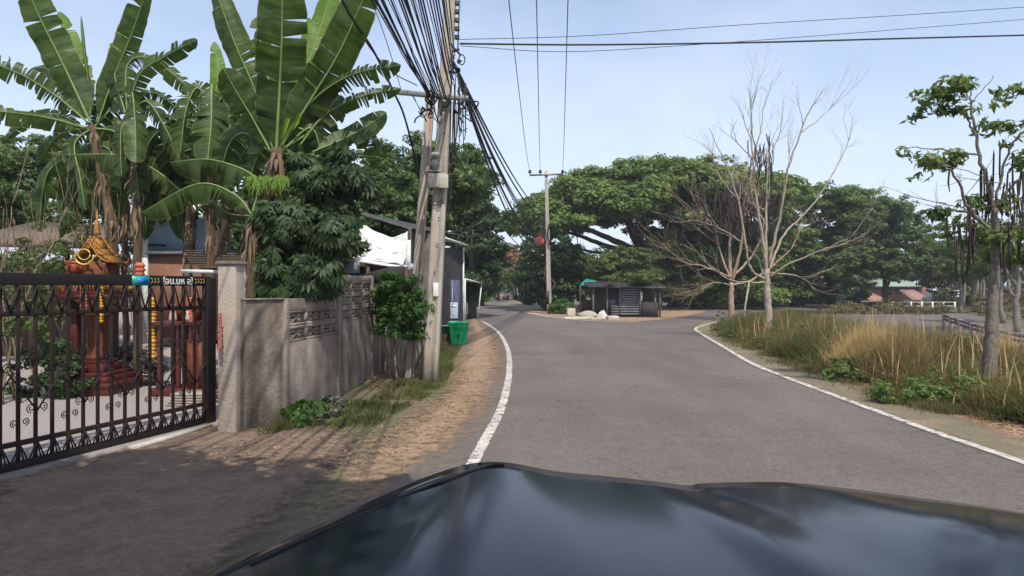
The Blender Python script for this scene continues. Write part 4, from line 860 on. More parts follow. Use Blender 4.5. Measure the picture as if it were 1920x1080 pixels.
bare_tree('reddish bare tree with hanging brown pods behind the pale one', (1372,), 32, [
    ([(1373, 602, 0), (1371, 560, 0), (1372, 530, 0)], .2, .17),
    ([(1372, 532, 0), (1368, 470, .3), (1372, 400, .4), (1380, 340, .5)], .13, .04), ([(1372, 530, 0), (1390, 460, -.3), (1392, 390, -.3), (1410, 330, -.4)], .11, .035),
    ([(1370, 525, 0), (1350, 470, .3), (1335, 420, .5), (1300, 395, .5)], .08, .02), ([(1370, 520, 0), (1320, 500, -.6), (1280, 490, -1), (1240, 455, -1.2)], .06, .015),
    ([(1372, 520, 0), (1410, 480, .6), (1430, 430, .8), (1425, 370, 1)], .09, .02), ([(1372, 535, 0), (1340, 530, .2), (1310, 545, .2)], .05, .015), ([(1372, 535, 0), (1420, 520, .4), (1480, 470, .8), (1500, 430, 1)], .08, .02)], BP, 72, 330, (1388, 330, 38, 430), (9, .5), r0=.15, podlen=1.0, twlen=1.15)
# ---- right-hand leafy pod tree
b = G(1852, 745); b.z = 0; Yp = b.y
rt = empty('pod_tree', b, 'tall thin grey tree with leaf clusters and hanging dark pods near the right edge', 'tree'); m = local(rt); g = random.Random(81)
Wp = lambda l, dy=0: [W(x, y, Yp+dy*i) for i, (x, y) in enumerate(l)]
m.tube(path([b, W(1858, 640, Yp), W(1862, 560, Yp), W(1866, 470, Yp), W(1866, 390, Yp)], 6, .006), lin(.105, .042, 25), 10)
brs = [([(1866, 395), (1848, 330), (1832, 270), (1822, 200), (1822, 165)], .035, .010, .05), ([(1830, 255), (1815, 225), (1795, 205), (1765, 200)], .016, .006, .1),
       ([(1866, 400), (1895, 350), (1925, 330)], .03, .014, .1), ([(1835, 290), (1790, 285), (1740, 278), (1680, 278)], .016, .005, -.1), ([(1866, 440), (1820, 395), (1790, 330), (1765, 310)], .03, .009, -.1),
       ([(1862, 440), (1820, 400), (1780, 395), (1735, 405)], .03, .008, .1), ([(1868, 390), (1900, 380), (1935, 360)], .02, .01, .2), ([(1868, 380), (1885, 300), (1905, 260), (1930, 240)], .02, .01, -.1), ([(1824, 190), (1850, 160), (1862, 140)], .008, .004, 0)]
for l_, ra, rb_, dy in brs: pp = path(Wp(l_, dy), 5, .01); m.tube(pp, lin(ra, rb_, len(pp)), 7); 
for k in range(16): branchy(m, W(g.uniform(1760, 1900), g.uniform(330, 480), Yp+g.uniform(-.3, .3)), Vector((g.gauss(0, 1), g.gauss(0, .6), .2)), .5, .008, 1, g, .5, .1, 3, None, .6, 4, 4)
m.build('trunk', mat('bark_speckled', (.10, .08, .065), (.23, .195, .165), 14, .9, .5, bscale=50), rt, True)
canopy('crown', leafmat('leaf_dry_green', (.06, .10, .03), (.16, .21, .06), (.32, .32, .11), .4, .5, .3, 2), rt, [(tuple(W(x, y, Yp+dy)), (rx, rx, ry)) for x, y, dy, rx, ry in (
    (1755, 180, .1, .26, .17), (1785, 165, .0, .24, .14), (1740, 205, .2, .22, .14), (1800, 205, 0, .15, .12), (1888, 180, 0, .22, .13), (1905, 250, -.1, .26, .16), (1865, 235, .1, .22, .12), (1930, 300, 0, .2, .12),
    (1765, 300, 0, .26, .12), (1735, 305, -.1, .15, .1), (1688, 280, -.1, .09, .1), (1720, 325, -.2, .1, .1), (1790, 420, .2, .2, .08), (1870, 440, 0, .3, .1), (1755, 400, .2, .15, .06), (1820, 440, .3, .35, .14), (1900, 470, .3, .35, .2), (1840, 380, .1, .2, .1), (1895, 380, 0, .2, .12))], .07, 2600, 82, tuft=.16, aspect=.34, up=.6, droop=.6, ntuft=150)
g = random.Random(83)
for k in range(52):
    m = local(rt)
    cx_, y0 = g.choice([(1850, 300), (1853, 320), (1858, 290), (1890, 320), (1905, 330), (1915, 300), (1790, 330), (1815, 390), (1835, 400), (1800, 420), (1880, 420), (1900, 430), (1918, 400), (1770, 400)])
    p = W(cx_+g.gauss(0, 9), y0+g.uniform(-25, 45), Yp+g.uniform(-.3, .3)); l = g.uniform(.3, .75); q = p+Vector((g.gauss(0, .03), 0, -l)); m.tube([p, p.lerp(q, .1), p.lerp(q, .6)+Vector((g.gauss(0, .01), 0, 0)), q], [.004, .013, .014, .006], 6); m.build('pod', POD, rt)
# ---- further trees on the right
for i, (px, Y, pyc, n_, sd) in enumerate(((1905, 24, 450, 9000, 91), (1880, 30, 470, 9000, 92), (1800, 42, 480, 9000, 93), (1845, 48, 470, 9000, 94), (1765, 60, 500, 8000, 95))):
    lab = ['yellow green tree with dangling foliage at the right picture edge', 'slender tree behind the leaning grey trunk of the pod tree', 'slim trunked tree beside the far guardrail road', 'tall slim tree in the row behind the right hand road', 'brownish tree over the white fence and red brick building'][i]
    simple_tree('roadside_tree', lab, px, Y, pyc, ell(px, pyc+5, [60, 50, 55, 60, 42][i], [55, 45, 36, 42, 36][i], Y, 1, [.5, .5, .8, .9, 1.2][i], 22, sd), [leafmat('leaf_brownish', (.05, .06, .025), (.14, .14, .06), (.26, .20, .09), .3), ML_ol, ML_a, ML_ol, MATS.get('leaf_brownish', ML_ol)][i], [.05, .06, .09, .1, .14][i], n_, sd, bark=BARK, r=.12, tuft=[.22, .22, .35, .4, .5][i], group=None)
for i in range(6):
    px = (1822, 1838, 1862, 1806, 1830, 1890)[i]; Yt = 50+i*1.7; b = base(px, Yt); 
    mb = MB(b); mb.tube(path([b, b+Vector((.1, 0, 3)), b+Vector((g.gauss(0, .3), 0, 6))], 4, .03), lin(.16, .09, 9), 7); o = mb.build('tree_trunk', BARK); tag(o, ['pale straight trunk first of the row beyond the far road', 'second pale trunk of the row beyond the far road', 'rightmost pale trunk but one in the row beyond the far road', 'leftmost slim pale trunk beside the far road', 'pale trunk standing in the middle of the far row', 'pale trunk at the far right of the row beyond the road'][i], 'tree trunk', 'pale trunks beyond the far road')
# far tree line closing the horizon
tl = MB((0, 0, 0)); bl = []; g3 = rng(96)
for k in range(260):
    a = g3.uniform(-72, 72); rr = g3.uniform(112, 150); x = math.sin(R(a))*rr; y = math.cos(R(a))*rr; bl.append(((x, y, g3.uniform(.5, 5.0)), (4.5, 4.5, 2.6)))
o = canopy('far_woodland', leafmat('leaf_far', (.04, .06, .035), (.10, .12, .07), None, .2), None, bl, .55, 60000, 96, tuft=1.6); tag(o, 'distant low woodland closing the horizon behind the road', 'woodland', kind='stuff')
# dense understorey behind hut and grove
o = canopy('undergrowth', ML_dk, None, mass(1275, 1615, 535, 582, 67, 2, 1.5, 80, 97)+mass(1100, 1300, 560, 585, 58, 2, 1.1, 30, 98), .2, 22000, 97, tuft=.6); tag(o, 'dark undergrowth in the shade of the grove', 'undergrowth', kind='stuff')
o = canopy('hedgerow', leafmat('leaf_hedgerow', (.06, .06, .035), (.15, .14, .08), (.22, .19, .11), .2), None, mass(1760, 2150, 545, 578, 58, 3, 1.2, 70, 197)+mass(1750, 2200, 480, 560, 66, 3, 1.6, 60, 198), .16, 30000, 197, tuft=.5); tag(o, 'brownish scrub and trees closing the view beyond the right hand road', 'scrub', kind='stuff')
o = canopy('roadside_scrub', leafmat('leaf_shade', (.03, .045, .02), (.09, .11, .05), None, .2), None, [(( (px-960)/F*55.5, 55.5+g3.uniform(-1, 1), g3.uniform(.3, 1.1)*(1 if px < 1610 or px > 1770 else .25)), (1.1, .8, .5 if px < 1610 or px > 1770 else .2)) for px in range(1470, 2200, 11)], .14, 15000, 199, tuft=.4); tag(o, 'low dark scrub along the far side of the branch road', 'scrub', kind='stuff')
gs = rng(251); sb = [((x, y, h*.5), (.9, .9, h*.55)) for x, y, h in [((px-960)/F*Yq, Yq, gs.uniform(.3, .8)) for px, Yq in zip(gs.uniform(1560, 1760, 70), gs.uniform(40, 44.5, 70))]+[((px-960)/F*Yq, Yq, gs.uniform(.5, 1.4)) for px, Yq in zip(gs.uniform(1840, 2100, 60), gs.uniform(33, 46, 60))]]
o = canopy('roadside_scrub', leafmat('leaf_dryscrub', (.08, .075, .035), (.19, .16, .08), (.30, .24, .13), .25), None, sb, .07, 22000, 252, tuft=.3, aspect=.35); tag(o, 'brown green scrub between the tall grass and the far road', 'scrub', kind='stuff')
rt = empty('bush', G(1050, 588), 'round green bush at the foot of the far utility pole', 'bush'); canopy('foliage', ML_gr, rt, [((G(1052, 588).x, 41, .4), (.75, .5, .5)), ((G(1040, 588).x, 41, .3), (.4, .4, .3))], .06, 3500, 99, tuft=.2)

# ================================================================ UTILITY POLES AND CABLES
PC = mat('pole_concrete', (.36, .31, .25), (.52, .47, .40), 5, .9, .4, streak=.18, bscale=40, stretch=(1, 1, .4)); STEEL = plain('galv_steel', (.22, .22, .21), .5, .7); WIRE = plain('cable_black', (.012, .012, .013), .55); CER = plain('insulator', (.10, .06, .05), .25)
def conc_pole(rt, a, b_, w0, w1):
    m = local(rt); t = (b_-a).normalized(); X = Vector((1, 0, 0)); X = (X-t*X.dot(t)).normalized(); Y_ = t.cross(X)
    sec = [(-1, -.8), (-.8, -1), (-.45, -1), (-.3, -.72), (.3, -.72), (.45, -1), (.8, -1), (1, -.8), (1, .8), (.8, 1), (.45, 1), (.3, .72), (-.3, .72), (-.45, 1), (-.8, 1), (-1, .8)]
    vs = []; K_ = 12
    for i in range(K_+1):
        c = a.lerp(b_, i/K_); w_ = (w0+(w1-w0)*i/K_)/2
        vs += [c+X*x*w_+Y_*y*w_ for x, y in sec]
    n = len(sec); fs = [(i*n+k, i*n+(k+1) % n, (i+1)*n+(k+1) % n, (i+1)*n+k) for i in range(K_) for k in range(n)]+[tuple(range(n))[::-1], tuple(K_*n+k for k in range(n))]
    m.add(vs, fs); return m.build('shaft', PC, rt)
base1 = G(806, 716); Y1 = base1.y
rt = P1 = empty('utility_pole', base1, 'square weathered concrete utility pole with meter box in front of the bush', 'utility pole')
topp = base1+(W(842, 30, Y1)-base1)*1.36
conc_pole(rt, base1-Vector((0, 0, .1)), topp, .26, .17)
m = local(rt); hx = mat('bolt_hole', (.01, .01, .01), None, 4, .9, 0)
for px, py in ((823, 408), (820, 458), (815, 510), (800, 668), (832, 250), (829, 205)):
    c = W(px, py, Y1-.118); m.lathe(c, [(.013, -.012), (.013, .004)], 8, ax=(0, -1, 0))
m.build('bolt_hole', hx, rt)
m = local(rt); m.bar(W(738, 172, Y1-.17), W(878, 185, Y1-.17), .07, .08); m.build('cross_arm', STEEL, rt, bevel=.006)
m = local(rt); m.bar(W(772, 176, Y1-.15), W(800, 228, Y1-.12), .02, .02); m.build('brace', STEEL, rt)
m = local(rt)
for k in range(5):
    y = 6+k*16; m.lathe(W(857, y, Y1-.05), [(.02, -.03), (.045, -.03), (.045, -.01), (.03, 0), (.045, .01), (.045, .03), (.02, .03)], 10)
m.bar(W(864, -60, Y1-.05), W(858, 100, Y1-.05), .02, .02); m.build('insulator_rack', mat('rack_dark', (.05, .045, .04), (.14, .13, .12), 20, .4, 0), rt, False)
m = local(rt); m.box(W(822, 339, Y1-.20), (.30, .13, .24)); m.box(W(812, 322, Y1-.2), (.26, .17, .015)); bx = m.build('meter_box', mat('meter_metal', (.30, .29, .25), (.42, .40, .34), 12, .6, .1), rt, bevel=.008)
m = local(rt); m.box(W(832, 340, Y1-.275), (.15, .012, .22)); m.build('box_door', mat('meter_plastic', (.40, .38, .30), (.52, .49, .40), 12, .4, .05), bx, bevel=.004)
m = local(rt); m.lathe(W(817, 310, Y1-.2), [(.01, -.1), (.06, -.05), (.075, 0), (.075, .05), (.05, .08)], 14); m.build('meter', mat('meter_glass', (.16, .15, .14), (.3, .29, .27), 6, .3, 0), rt, True)
m = local(rt); m.lathe(W(817, 290, Y1-.2), [(.085, -.02), (.085, .01), (.05, .04), (.01, .045)], 14); m.build('meter_cap', plain('cap_white', (.6, .58, .54), .5), rt, True)
m = local(rt); m.box(W(817, 543, Y1-.135), (.085, .012, .23)); m.build('plate', plain('plate_white', (.75, .75, .73), .5), rt, bevel=.003)
m = local(rt)
for dy in (374, 379): m.tube([W(801+0, dy-3, Y1-.15), W(810, dy+4, Y1-.16), W(822, dy+5, Y1-.15), W(831, dy, Y1-.12)], .008, 5)
m.build('strap', WIRE, rt)
m = local(rt); g = random.Random(5)   # tangle of cable splices and clamps on the pole
for k in range(26):
    a = W(g.uniform(792, 812) if k % 2 else g.uniform(846, 876), g.uniform(168, 215), Y1-g.uniform(.1, .3)); q = [a]
    for j in range(4): q.append(q[-1]+Vector((g.gauss(0, .05), g.gauss(0, .04), g.gauss(-.03, .07))))
    m.tube(path(q, 3), g.uniform(.006, .018), 5)
for k in range(14):
    a = W(g.uniform(846, 866), g.uniform(95, 150), Y1-g.uniform(.1, .25)); m.bar(a, a+Vector((g.gauss(0, .06), 0, g.gauss(0, .08))), .03, .03)
for k in range(11):
    x = g.uniform(850, 874); m.tube(path([W(x, g.uniform(120, 190), Y1-.2), W(x+g.gauss(0, 3), 240, Y1-.2), W(x+g.gauss(0, 3), g.uniform(240, 330), Y1-.2)], 4), .008, 4)
m.build('cable_tangle', WIRE, rt)
m = local(rt); c = W(866, 112, Y1-.2); m.tube([c+Vector((math.cos(a)*.05, 0, math.sin(a)*.085)) for a in np.linspace(0, 6.28, 20)], .010, 6); m.build('cable_coil', WIRE, rt)
# vertical conduits down the pole's side
m = local(rt)
for k, (xt, xb) in enumerate(((846, 838), (850, 842), (841, 833))): m.tube(path([W(xt, 190, Y1-.0), W((xt+xb)/2, 320, Y1+.02), W(xb-4, 440, Y1+.02)], 4), .010, 5)
m.build('riser_cable', WIRE, rt)
# second, red streaked pole
b2 = W(768, 700, Y1+.45); b2.z = 0
rt = empty('utility_pole', b2, 'thin leaning concrete pole streaked with red paint left of the square pole', 'utility pole')
tp = W(808, 170, Y1+.45); m = local(rt); m.bar(b2, tp, .15, .15, (0, 1, 0)); m.build('shaft', mat('pole_red', (.40, .35, .29), (.42, .37, .31), 3, .9, .3, c3=(.40, .15, .13), stretch=(3, 3, .35)), rt, bevel=.01)
m = local(rt); o_ = Vector((.045, -.079, 0)); m.bar(b2+o_, tp+o_, .022, .01, (0, 1, 0)); m.build('conduit', mat('conduit_red', (.30, .08, .06), (.45, .32, .26), 4, .7, .1, stretch=(1, 1, .5)), rt)
# far pole
b3 = G(1030, 588); rt = P3 = empty('utility_pole', b3, 'far utility pole with flat cross arm and three insulators before the big tree', 'utility pole')
t3 = W(1024, 324, b3.y); conc_pole(rt, b3, t3+Vector((0, 0, .15)), .30, .19)
m = local(rt); m.bar(W(993, 328.5, b3.y-.12), W(1056, 326.5, b3.y-.12), .10, .10); m.build('cross_arm', STEEL, rt)
for x in (993.5, 1013, 1055):
    m = local(rt); m.lathe(W(x, 326, b3.y-.12), [(.03, -.02), (.03, .05), (.11, .06), (.11, .12), (.07, .14), (.10, .17), (.06, .24)], 10); m.build('insulator', WIRE, rt, True)
m = local(rt)
for x, y0, y1 in ((1022, 395, 470), (1019, 410, 470), (1030, 420, 460)): m.tube(path([W(x, y0, b3.y-.25), W(x-3, (y0+y1)/2, b3.y-.3), W(x+1, y1, b3.y-.25)], 4), .05, 5)
m.box(W(1026, 558, b3.y-.17), (.22, .02, .8)); m.build('cable_tangle', WIRE, rt)
m = MB(W(1012, 447, b3.y-.3)); m.lathe(W(1012, 452, b3.y-.3), [(.04, .5), (.06, .3), (.2, .22), (.30, .05), (.27, -.16), (.12, -.28)], 7, sy=.6); o = m.build('marker', plain('marker_red', (.48, .08, .07), .6), smooth=True)
tag(o, 'red round cable marker hanging beside the far utility pole', 'cable marker')

NC = [0]
def cable(pts, r, label, group=None, n=10):
    org = Vector(pts[0]); m = MB(org); m.tube(path(pts, n), r, 5); o = m.build('overhead_cable', WIRE); NC[0] += 1; return tag(o, label, 'cable', group)
def sagc(a, b_, sag, k=5):
    a, b_ = Vector(a), Vector(b_); return [a.lerp(b_, i/k)-Vector((0, 0, 4*sag*(i/k)*(1-i/k))) for i in range(k+1)]
# cables running from the near pole back over the viewer
tops = [(733, 807, 178, .016), (760, 821, 172, .017), (774, 828, 182, .015), (788, 834, 186, .016), (806, 844, 166, .014), (817, 848, 158, .015), (832, 851, 140, .014), (698, 800, 172, .011), (704, 801, 176, .018), (707, 803, 170, .009), (715, 806, 180, .020), (719, 804, 184, .010), (728, 806, 160, .007), (737, 810, 175, .006), (748, 812, 168, .013), (753, 816, 176, .016), (757, 818, 150, .008), (763, 822, 185, .013), (770, 826, 160, .008), (778, 829, 150, .006), (784, 832, 200, .010), (793, 838, 190, .014), (800, 842, 160, .008), (812, 846, 175, .010), (822, 850, 150, .012), (829, 851, 130, .010), (836, 852, 120, .008), (842, 853, 105, .010)]
for i, (xt, xe, ye, r) in enumerate(tops):
    a = W(xe, ye, Y1-.22); Yt = 8.6-.06*i+.3*math.sin(i*2.1); c = W(xt, 0, Yt); d = (c-a)/(a.y-c.y); e = c+d*(Yt+14)+Vector((0, 0, .5))
    cable([a, a.lerp(c, .5)-Vector((0, 0, .04+.02*math.sin(i*3))), c, c.lerp(e, .4)-Vector((0, 0, .1)), e], r*.8, 'black overhead cable fanning up from the square pole to the top edge', 'cable fan above the square pole')
a = W(752, 168, Y1-.2); cable([W(786, 335, Y1+.2), W(773, 275, Y1-.1), W(757, 215, Y1-.5), W(738, 172, Y1-1), W(700, 95, Y1-2), W(655, 25, Y1-3.2), W(600, -80, Y1-4.6)], .017, 'thick black drop cable curving from the leaning pole to the top left')
cable([W(782, 160, Y1), W(740, 138, Y1-.8), W(700, 98, Y1-1.8), W(658, 30, Y1-3), W(610, -70, Y1-4.4)], .009, 'thin black cable joining the thick drop cable beside the banana leaf')
cable([W(696, 0, Y1-3), W(716, 52, Y1-2), W(735, 110, Y1-1.3), W(752, 168, Y1-.4)], .006, 'thin faint cable falling straight to the steel cross arm end')
# bundle onward to the far pole
for i in range(13):
    s = W(851+i*1.2, 118+i*4, Y1-.1); e = W(1021, 398+i*2.6, b3.y-.2); sag = .55+.09*i+.15*math.sin(i*1.7)
    cable(sagc(s, e, sag, 6), .010+.012*(i % 3 == 0), 'black cable of the bundle dropping from the square pole to the far pole', 'cable bundle to the far pole', 5)
cable(sagc(W(842, 272, Y1), W(1024, 470, b3.y), .9, 6), .014, 'low single cable sagging in front of the dark tree to the far pole')
cable(sagc(W(905, 430, 26), W(1024, 466, b3.y), .35, 5), .02, 'short cable entering the far pole from the left under the bundle')
cable([W(1018, 452, b3.y), W(990, 447, 50), W(930, 425, 62)], .03, 'cable leaving the far pole towards the lane trees')
for i, (xp, xt, yt) in enumerate(((993.5, 954, 0), (1013, 1006, 0), (1055, 1065, 0))):
    s = W(xp, 322, b3.y-.12); c = W(xt, yt, 15.5); d = (c-s)/(s.y-c.y); e = c+d*22+Vector((0, 0, 1.2))
    cable([s, s.lerp(c, .35)-Vector((0, 0, .45)), s.lerp(c, .7)-Vector((0, 0, .30)), c, e], .013, ['left of the three parallel lines running overhead to the far cross arm', 'middle of the three parallel lines running overhead to the far cross arm', 'right of the three parallel lines running overhead to the far cross arm'][i], 'three high lines to the far cross arm')
for i, (l_, r) in enumerate((([(862, 82), (1100, 84), (1400, 80), (1700, 72), (2000, 64)], .017), ([(862, 74), (1100, 67), (1400, 46), (1700, 28), (2000, 8)], .006), ([(862, 86), (1060, 97), (1300, 84), (1600, 62), (2000, 30)], .006))):
    cable([W(x, y, Y1-.1+i*.15+k*.6) for k, (x, y) in enumerate(l_)], r, ['thick dark service cable crossing the sky to the right edge', 'upper thin line crossing the sky above the thick service cable', 'lower thin line crossing the thick service cable'][i])
pr = W(2000, 40, Y1+2.6)

# ================================================================ BUILDINGS
def corr(name, a, b_, z0, z1, mm, rt, amp=.012, pitch=.076, n=(0, 0, 0)):
    """vertical corrugated sheet between ground points a,b"""
    a, b_ = Vector(a), Vector(b_); d = b_-a; l = d.length; d.normalize(); nn = Vector((d.y, -d.x, 0)); k = max(4, int(l/pitch*2)); V = []
    for s in (0, .01):
        for i in range(k+1):
            o_ = nn*(amp*(1 if i % 2 else -1)+s); p = a+d*l*i/k+o_
            V += [Vector((p.x, p.y, z0 if not callable(z0) else z0(i/k))), Vector((p.x, p.y, z1 if not callable(z1) else z1(i/k)))]
    h = 2*(k+1); fs = [(2*i, 2*i+2, 2*i+3, 2*i+1) for i in range(k)]+[(h+2*i, h+2*i+1, h+2*i+3, h+2*i+2) for i in range(k)]
    m = local(rt); m.add(V, fs); return m.build(name, mm, rt)
ZINC = mat('zinc_old', (.085, .075, .07), (.22, .20, .19), 3, .6, .2, metal=.2, c3=(.20, .13, .09), streak=.3); ZINCD = mat('zinc_dark', (.035, .033, .035), (.09, .085, .085), 3, .6, .2, streak=.3); WOODD = mat('wood_dark', (.05, .035, .025), (.12, .085, .06), 8, .85, .4, stretch=(1, 1, 5)); WHITEP = mat('white_paint', (.55, .55, .53), (.72, .72, .70), 9, .6, .1)
TARP = mat('tarp_white', (.50, .53, .50), (.72, .75, .72), 5, .7, .35, bscale=12, bdist=.05, c3=(.38, .42, .38))
rt = empty('shed', W(800, 540, 17), 'lean-to shed of grey corrugated sheets behind the concrete poles', 'shed'); rt.location.z = 0
wp = lambda px, Y: Vector((W(px, 540, Y).x, Y, 0))
corr('wall', wp(770, 18.2), wp(828, 18.4), 0, lambda t: 3.2-.15*t, ZINC, rt)
corr('wall', wp(818, 18.6), wp(868, 21.5), 0, lambda t: 2.78-.0*t, ZINCD, rt)
corr('wall', wp(650, 17.6), wp(770, 18.2), 0, 2.7, WOODD, rt)
m = local(rt); a, b_, c, d = W(660, 395, 17.4), W(880, 462, 21.8), W(820, 440, 24), W(640, 380, 21)
a = W(655, 392, 17); e = W(772, 428, 16.9); m.add([a, e, e+Vector((0, .0, -.05)), a+Vector((0, 0, -.05)), a+Vector((.5, 5, .2)), e+Vector((1.0, 5, .2))], [(0, 1, 5, 4), (0, 3, 2, 1)]); m.build('roof', ZINCD, rt)
m = local(rt); a = W(815, 440, 18.2); e = W(876, 460, 21.2); m.bar(a, e, .06, .05); m.add([a, e, e+Vector((-2, 3, .5)), a+Vector((-2, 3, .5))], [(0, 1, 2, 3)]); m.build('roof', WHITEP, rt)
m = local(rt); m.bar(wp(869, 21.4)+Vector((0, 0, .0)), W(869, 464, 21.4), .05, .05); m.build('post', WHITEP, rt)
m = local(rt); m.bar(wp(769, 16.8), W(769, 430, 16.8), .08, .08); m.bar(wp(700, 16.6), W(700, 480, 16.6), .08, .08); m.build('post', WOODD, rt)
# tarpaulin: draped saddle sheet
rt = empty('tarpaulin', W(715, 460, 15.8), 'white tarpaulin slung in folds under the shed roof', 'tarpaulin')
Tl = [(676, 418), (700, 432), (730, 444), (755, 438), (765, 433)]; Bl = [(662, 485), (690, 488), (722, 492), (748, 495), (757, 494)]
V = []; nu, nv = 30, 18; tp_ = path([W(x, y, 16.2) for x, y in Tl], 6); bt_ = path([W(x, y, 15.3) for x, y in Bl], 6)
for j in range(nv+1):
    t = j/nv
    for i in range(len(tp_)):
        u = i/(len(tp_)-1); p = tp_[i].lerp(bt_[i], t); f = math.sin((u*1.1+t*.8)*17)*.05+math.sin((u*.6-t*1.3)*11)*.05
        V.append(p+Vector((0, f, -.10*math.sin(math.pi*t)*(1-.3*u)+f*.3))-rt.location)
nn = len(tp_); Fs = [(j*nn+i, (j+1)*nn+i, (j+1)*nn+i+1, j*nn+i+1) for j in range(nv) for i in range(nn-1)]
o = link('sheet', npmesh('sheet', np.array([tuple(v) for v in V]), Fs, smooth=True), TARP, rt); sd_ = o.modifiers.new('s', 'SOLIDIFY'); sd_.thickness = .012
m = local(rt); m.add([W(656, 482, 15.6), W(662, 462, 15.6), W(668, 468, 15.6), W(672, 445, 15.7), W(682, 462, 15.7), W(690, 488, 15.4)], [(0, 5, 4, 3, 2, 1)]); o = m.build('torn_flap', TARP, rt); sd_ = o.modifiers.new('s', 'SOLIDIFY'); sd_.thickness = .012
m = local(rt); m.add([W(764, 450, 16), W(770, 450, 16), W(770, 496, 15.7), W(757, 492, 15.7)], [(0, 3, 2, 1)]); o = m.build('torn_flap', TARP, rt); sd_ = o.modifiers.new('s', 'SOLIDIFY'); sd_.thickness = .012
rt = empty('awning', W(700, 500, 15), 'low dark awning with blue grey end panel under the tarpaulin', 'awning')
m = local(rt); a = W(643, 484, 14.8); e = W(770, 503, 15.2); dd = Vector((.1, 1.3, .12)); m.add([a, e, e+dd, a+dd, a-Vector((0, 0, .04)), e-Vector((0, 0, .04))], [(0, 1, 2, 3), (0, 4, 5, 1)]); o = m.build('roof', WHITEP, rt); sd_ = o.modifiers.new('s', 'SOLIDIFY'); sd_.thickness = .02
m = local(rt); m.box(W(659, 499, 14.9), (.36, .04, .32)); m.build('end_panel', mat('panel_bluegrey', (.16, .20, .24), (.24, .28, .32), 6, .6, .1), rt)
m = local(rt); m.box(W(705, 516, 15.1), (1.45, .05, .40)); m.build('fascia', plain('fascia_dark', (.02, .018, .018), .8), rt)
m = local(rt)
for x in (648, 690, 762): q = W(x, 500, 14.95); m.bar((q.x, q.y, 0), q, .07, .07)
m.build('post', WOODD, rt)
# next awning along the lane side
rt = empty('awning', W(890, 530, 34), 'small white edged awning beyond the shed corner', 'awning')
m = local(rt); a = W(872, 523, 30); e = W(903, 531, 34); m.bar(a, e, .05, .06); m.add([a, e, e+Vector((-1.5, 2.5, .1)), a+Vector((-1.5, 2.5, .1))], [(0, 1, 2, 3)]); m.bar((e.x-.2, e.y, 0), e, .06, .06); m.bar((a.x, a.y, 0), a, .06, .06); m.build('frame', WHITEP, rt)
m = MB((W(884, 0, 36).x, 36, 0)); m.box((W(882, 0, 36).x, 36, .62), (.30, .2, 1.2)); m.box((W(882, 0, 36).x, 35.9, 1.2), (.34, .26, .06)); tag(m.build('cabinet', WHITEP, bevel=.02), 'white cabinet standing under the small awning', 'cabinet')
# blue curtain and white stand in the shed doorway
m = MB(wp(842, 20)); a, e = wp(832, 19.6), wp(862, 20.6); k = 40; V = []
for i in range(k+1): p = a.lerp(e, i/k)+Vector((0, math.sin(i*1.3)*.03, 0)); V += [p+Vector((0, 0, .25)), p+Vector((0, 0, 1.85))]
m.add(V, [(2*i, 2*i+2, 2*i+3, 2*i+1) for i in range(k)]); o = m.build('curtain', mat('curtain_blue', (.045, .05, .11), (.10, .11, .20), 5, .9, .1)); tag(o, 'dark blue curtain hanging in the shed doorway', 'curtain'); sd_ = o.modifiers.new('s', 'SOLIDIFY'); sd_.thickness = .01
rt = empty('sign_stand', wp(851, 19.2), 'small pale blue board on a thin post behind the green tub', 'sign')
m = local(rt); m.bar(wp(848, 19.2), W(848, 525, 19.2), .03, .03); m.build('post', STEEL, rt)
m = local(rt); m.box(W(851.5, 582, 19.15), (.22, .03, .46)); m.build('board', plain('board_pale', (.42, .50, .58), .5), rt, bevel=.006)
for y_, h_ in ((574, .05), (589, .02)): m = local(rt); m.box(W(851.5, y_, 19.13), (.15, .005, h_)); m.build('marking', plain('board_mark', (.65, .70, .74), .5), rt)
# green tub, basin, box
GRN = mat('plastic_green', (.0, .27, .10), (.01, .36, .15), 8, .45, .05, spec=.5)
rt = empty('tub', Vector((W(861, 0, 18.8).x, 18.8, 0)), 'bright green rectangular plastic tub at the road side', 'tub'); m = local(rt); c = rt.location
for s, t_ in ((.53, .47),):
    V = []; 
    for z, q in ((0, .42), (.60, .52), (.60, .58), (.66, .58), (.66, .54), (.60, .50), (.06, .40)):
        for x, y in ((-1, -.8), (1, -.8), (1, .8), (-1, .8)): V.append(c+Vector((x*q/2, y*q/2, z)))
    fs = [(3, 2, 1, 0)]+[(i*4+k, i*4+(k+1) % 4, (i+1)*4+(k+1) % 4, (i+1)*4+k) for i in range(6) for k in range(4)]+[(24, 25, 26, 27)]
    m.add(V, fs)
m.build('body', GRN, rt, bevel=.012)
m = local(rt); m.lathe(c+Vector((0, -.235, .30)), [(.0, 0), (.06, 0), (.06, .012)], 12, ax=(0, -1, 0)); m.bar(c+Vector((-.2, -.24, .5)), c+Vector((.2, -.24, .5)), .02, .02); m.build('handle', mat('green_dark', (.0, .13, .05), None, 8, .5, 0), rt)
c = Vector((W(836, 0, 19.3).x, 19.3, 0)); m = MB(c); m.lathe(c+Vector((0, 0, .28)), [(.18, 0), (.26, .22), (.29, .22), (.29, .25), (.25, .25), (.17, .03)], 20); tag(m.build('basin', mat('basin_green', (.06, .30, .16), (.10, .38, .22), 8, .4, 0), smooth=False), 'round pale green basin beside the green tub', 'basin')
m = MB(c); m.box(c+Vector((0, 0, .14)), (.42, .4, .28)); tag(m.build('crate', WOODD, bevel=.01), 'dark wooden crate under the green basin', 'crate')
c = G(841, 644); rt = empty('cardboard_box', c, 'tilted white printed box leaning against the green tub', 'box'); ax = (Vector((.97, 0, .22)), Vector((0, 1, 0)), Vector((-.22, 0, .97)))
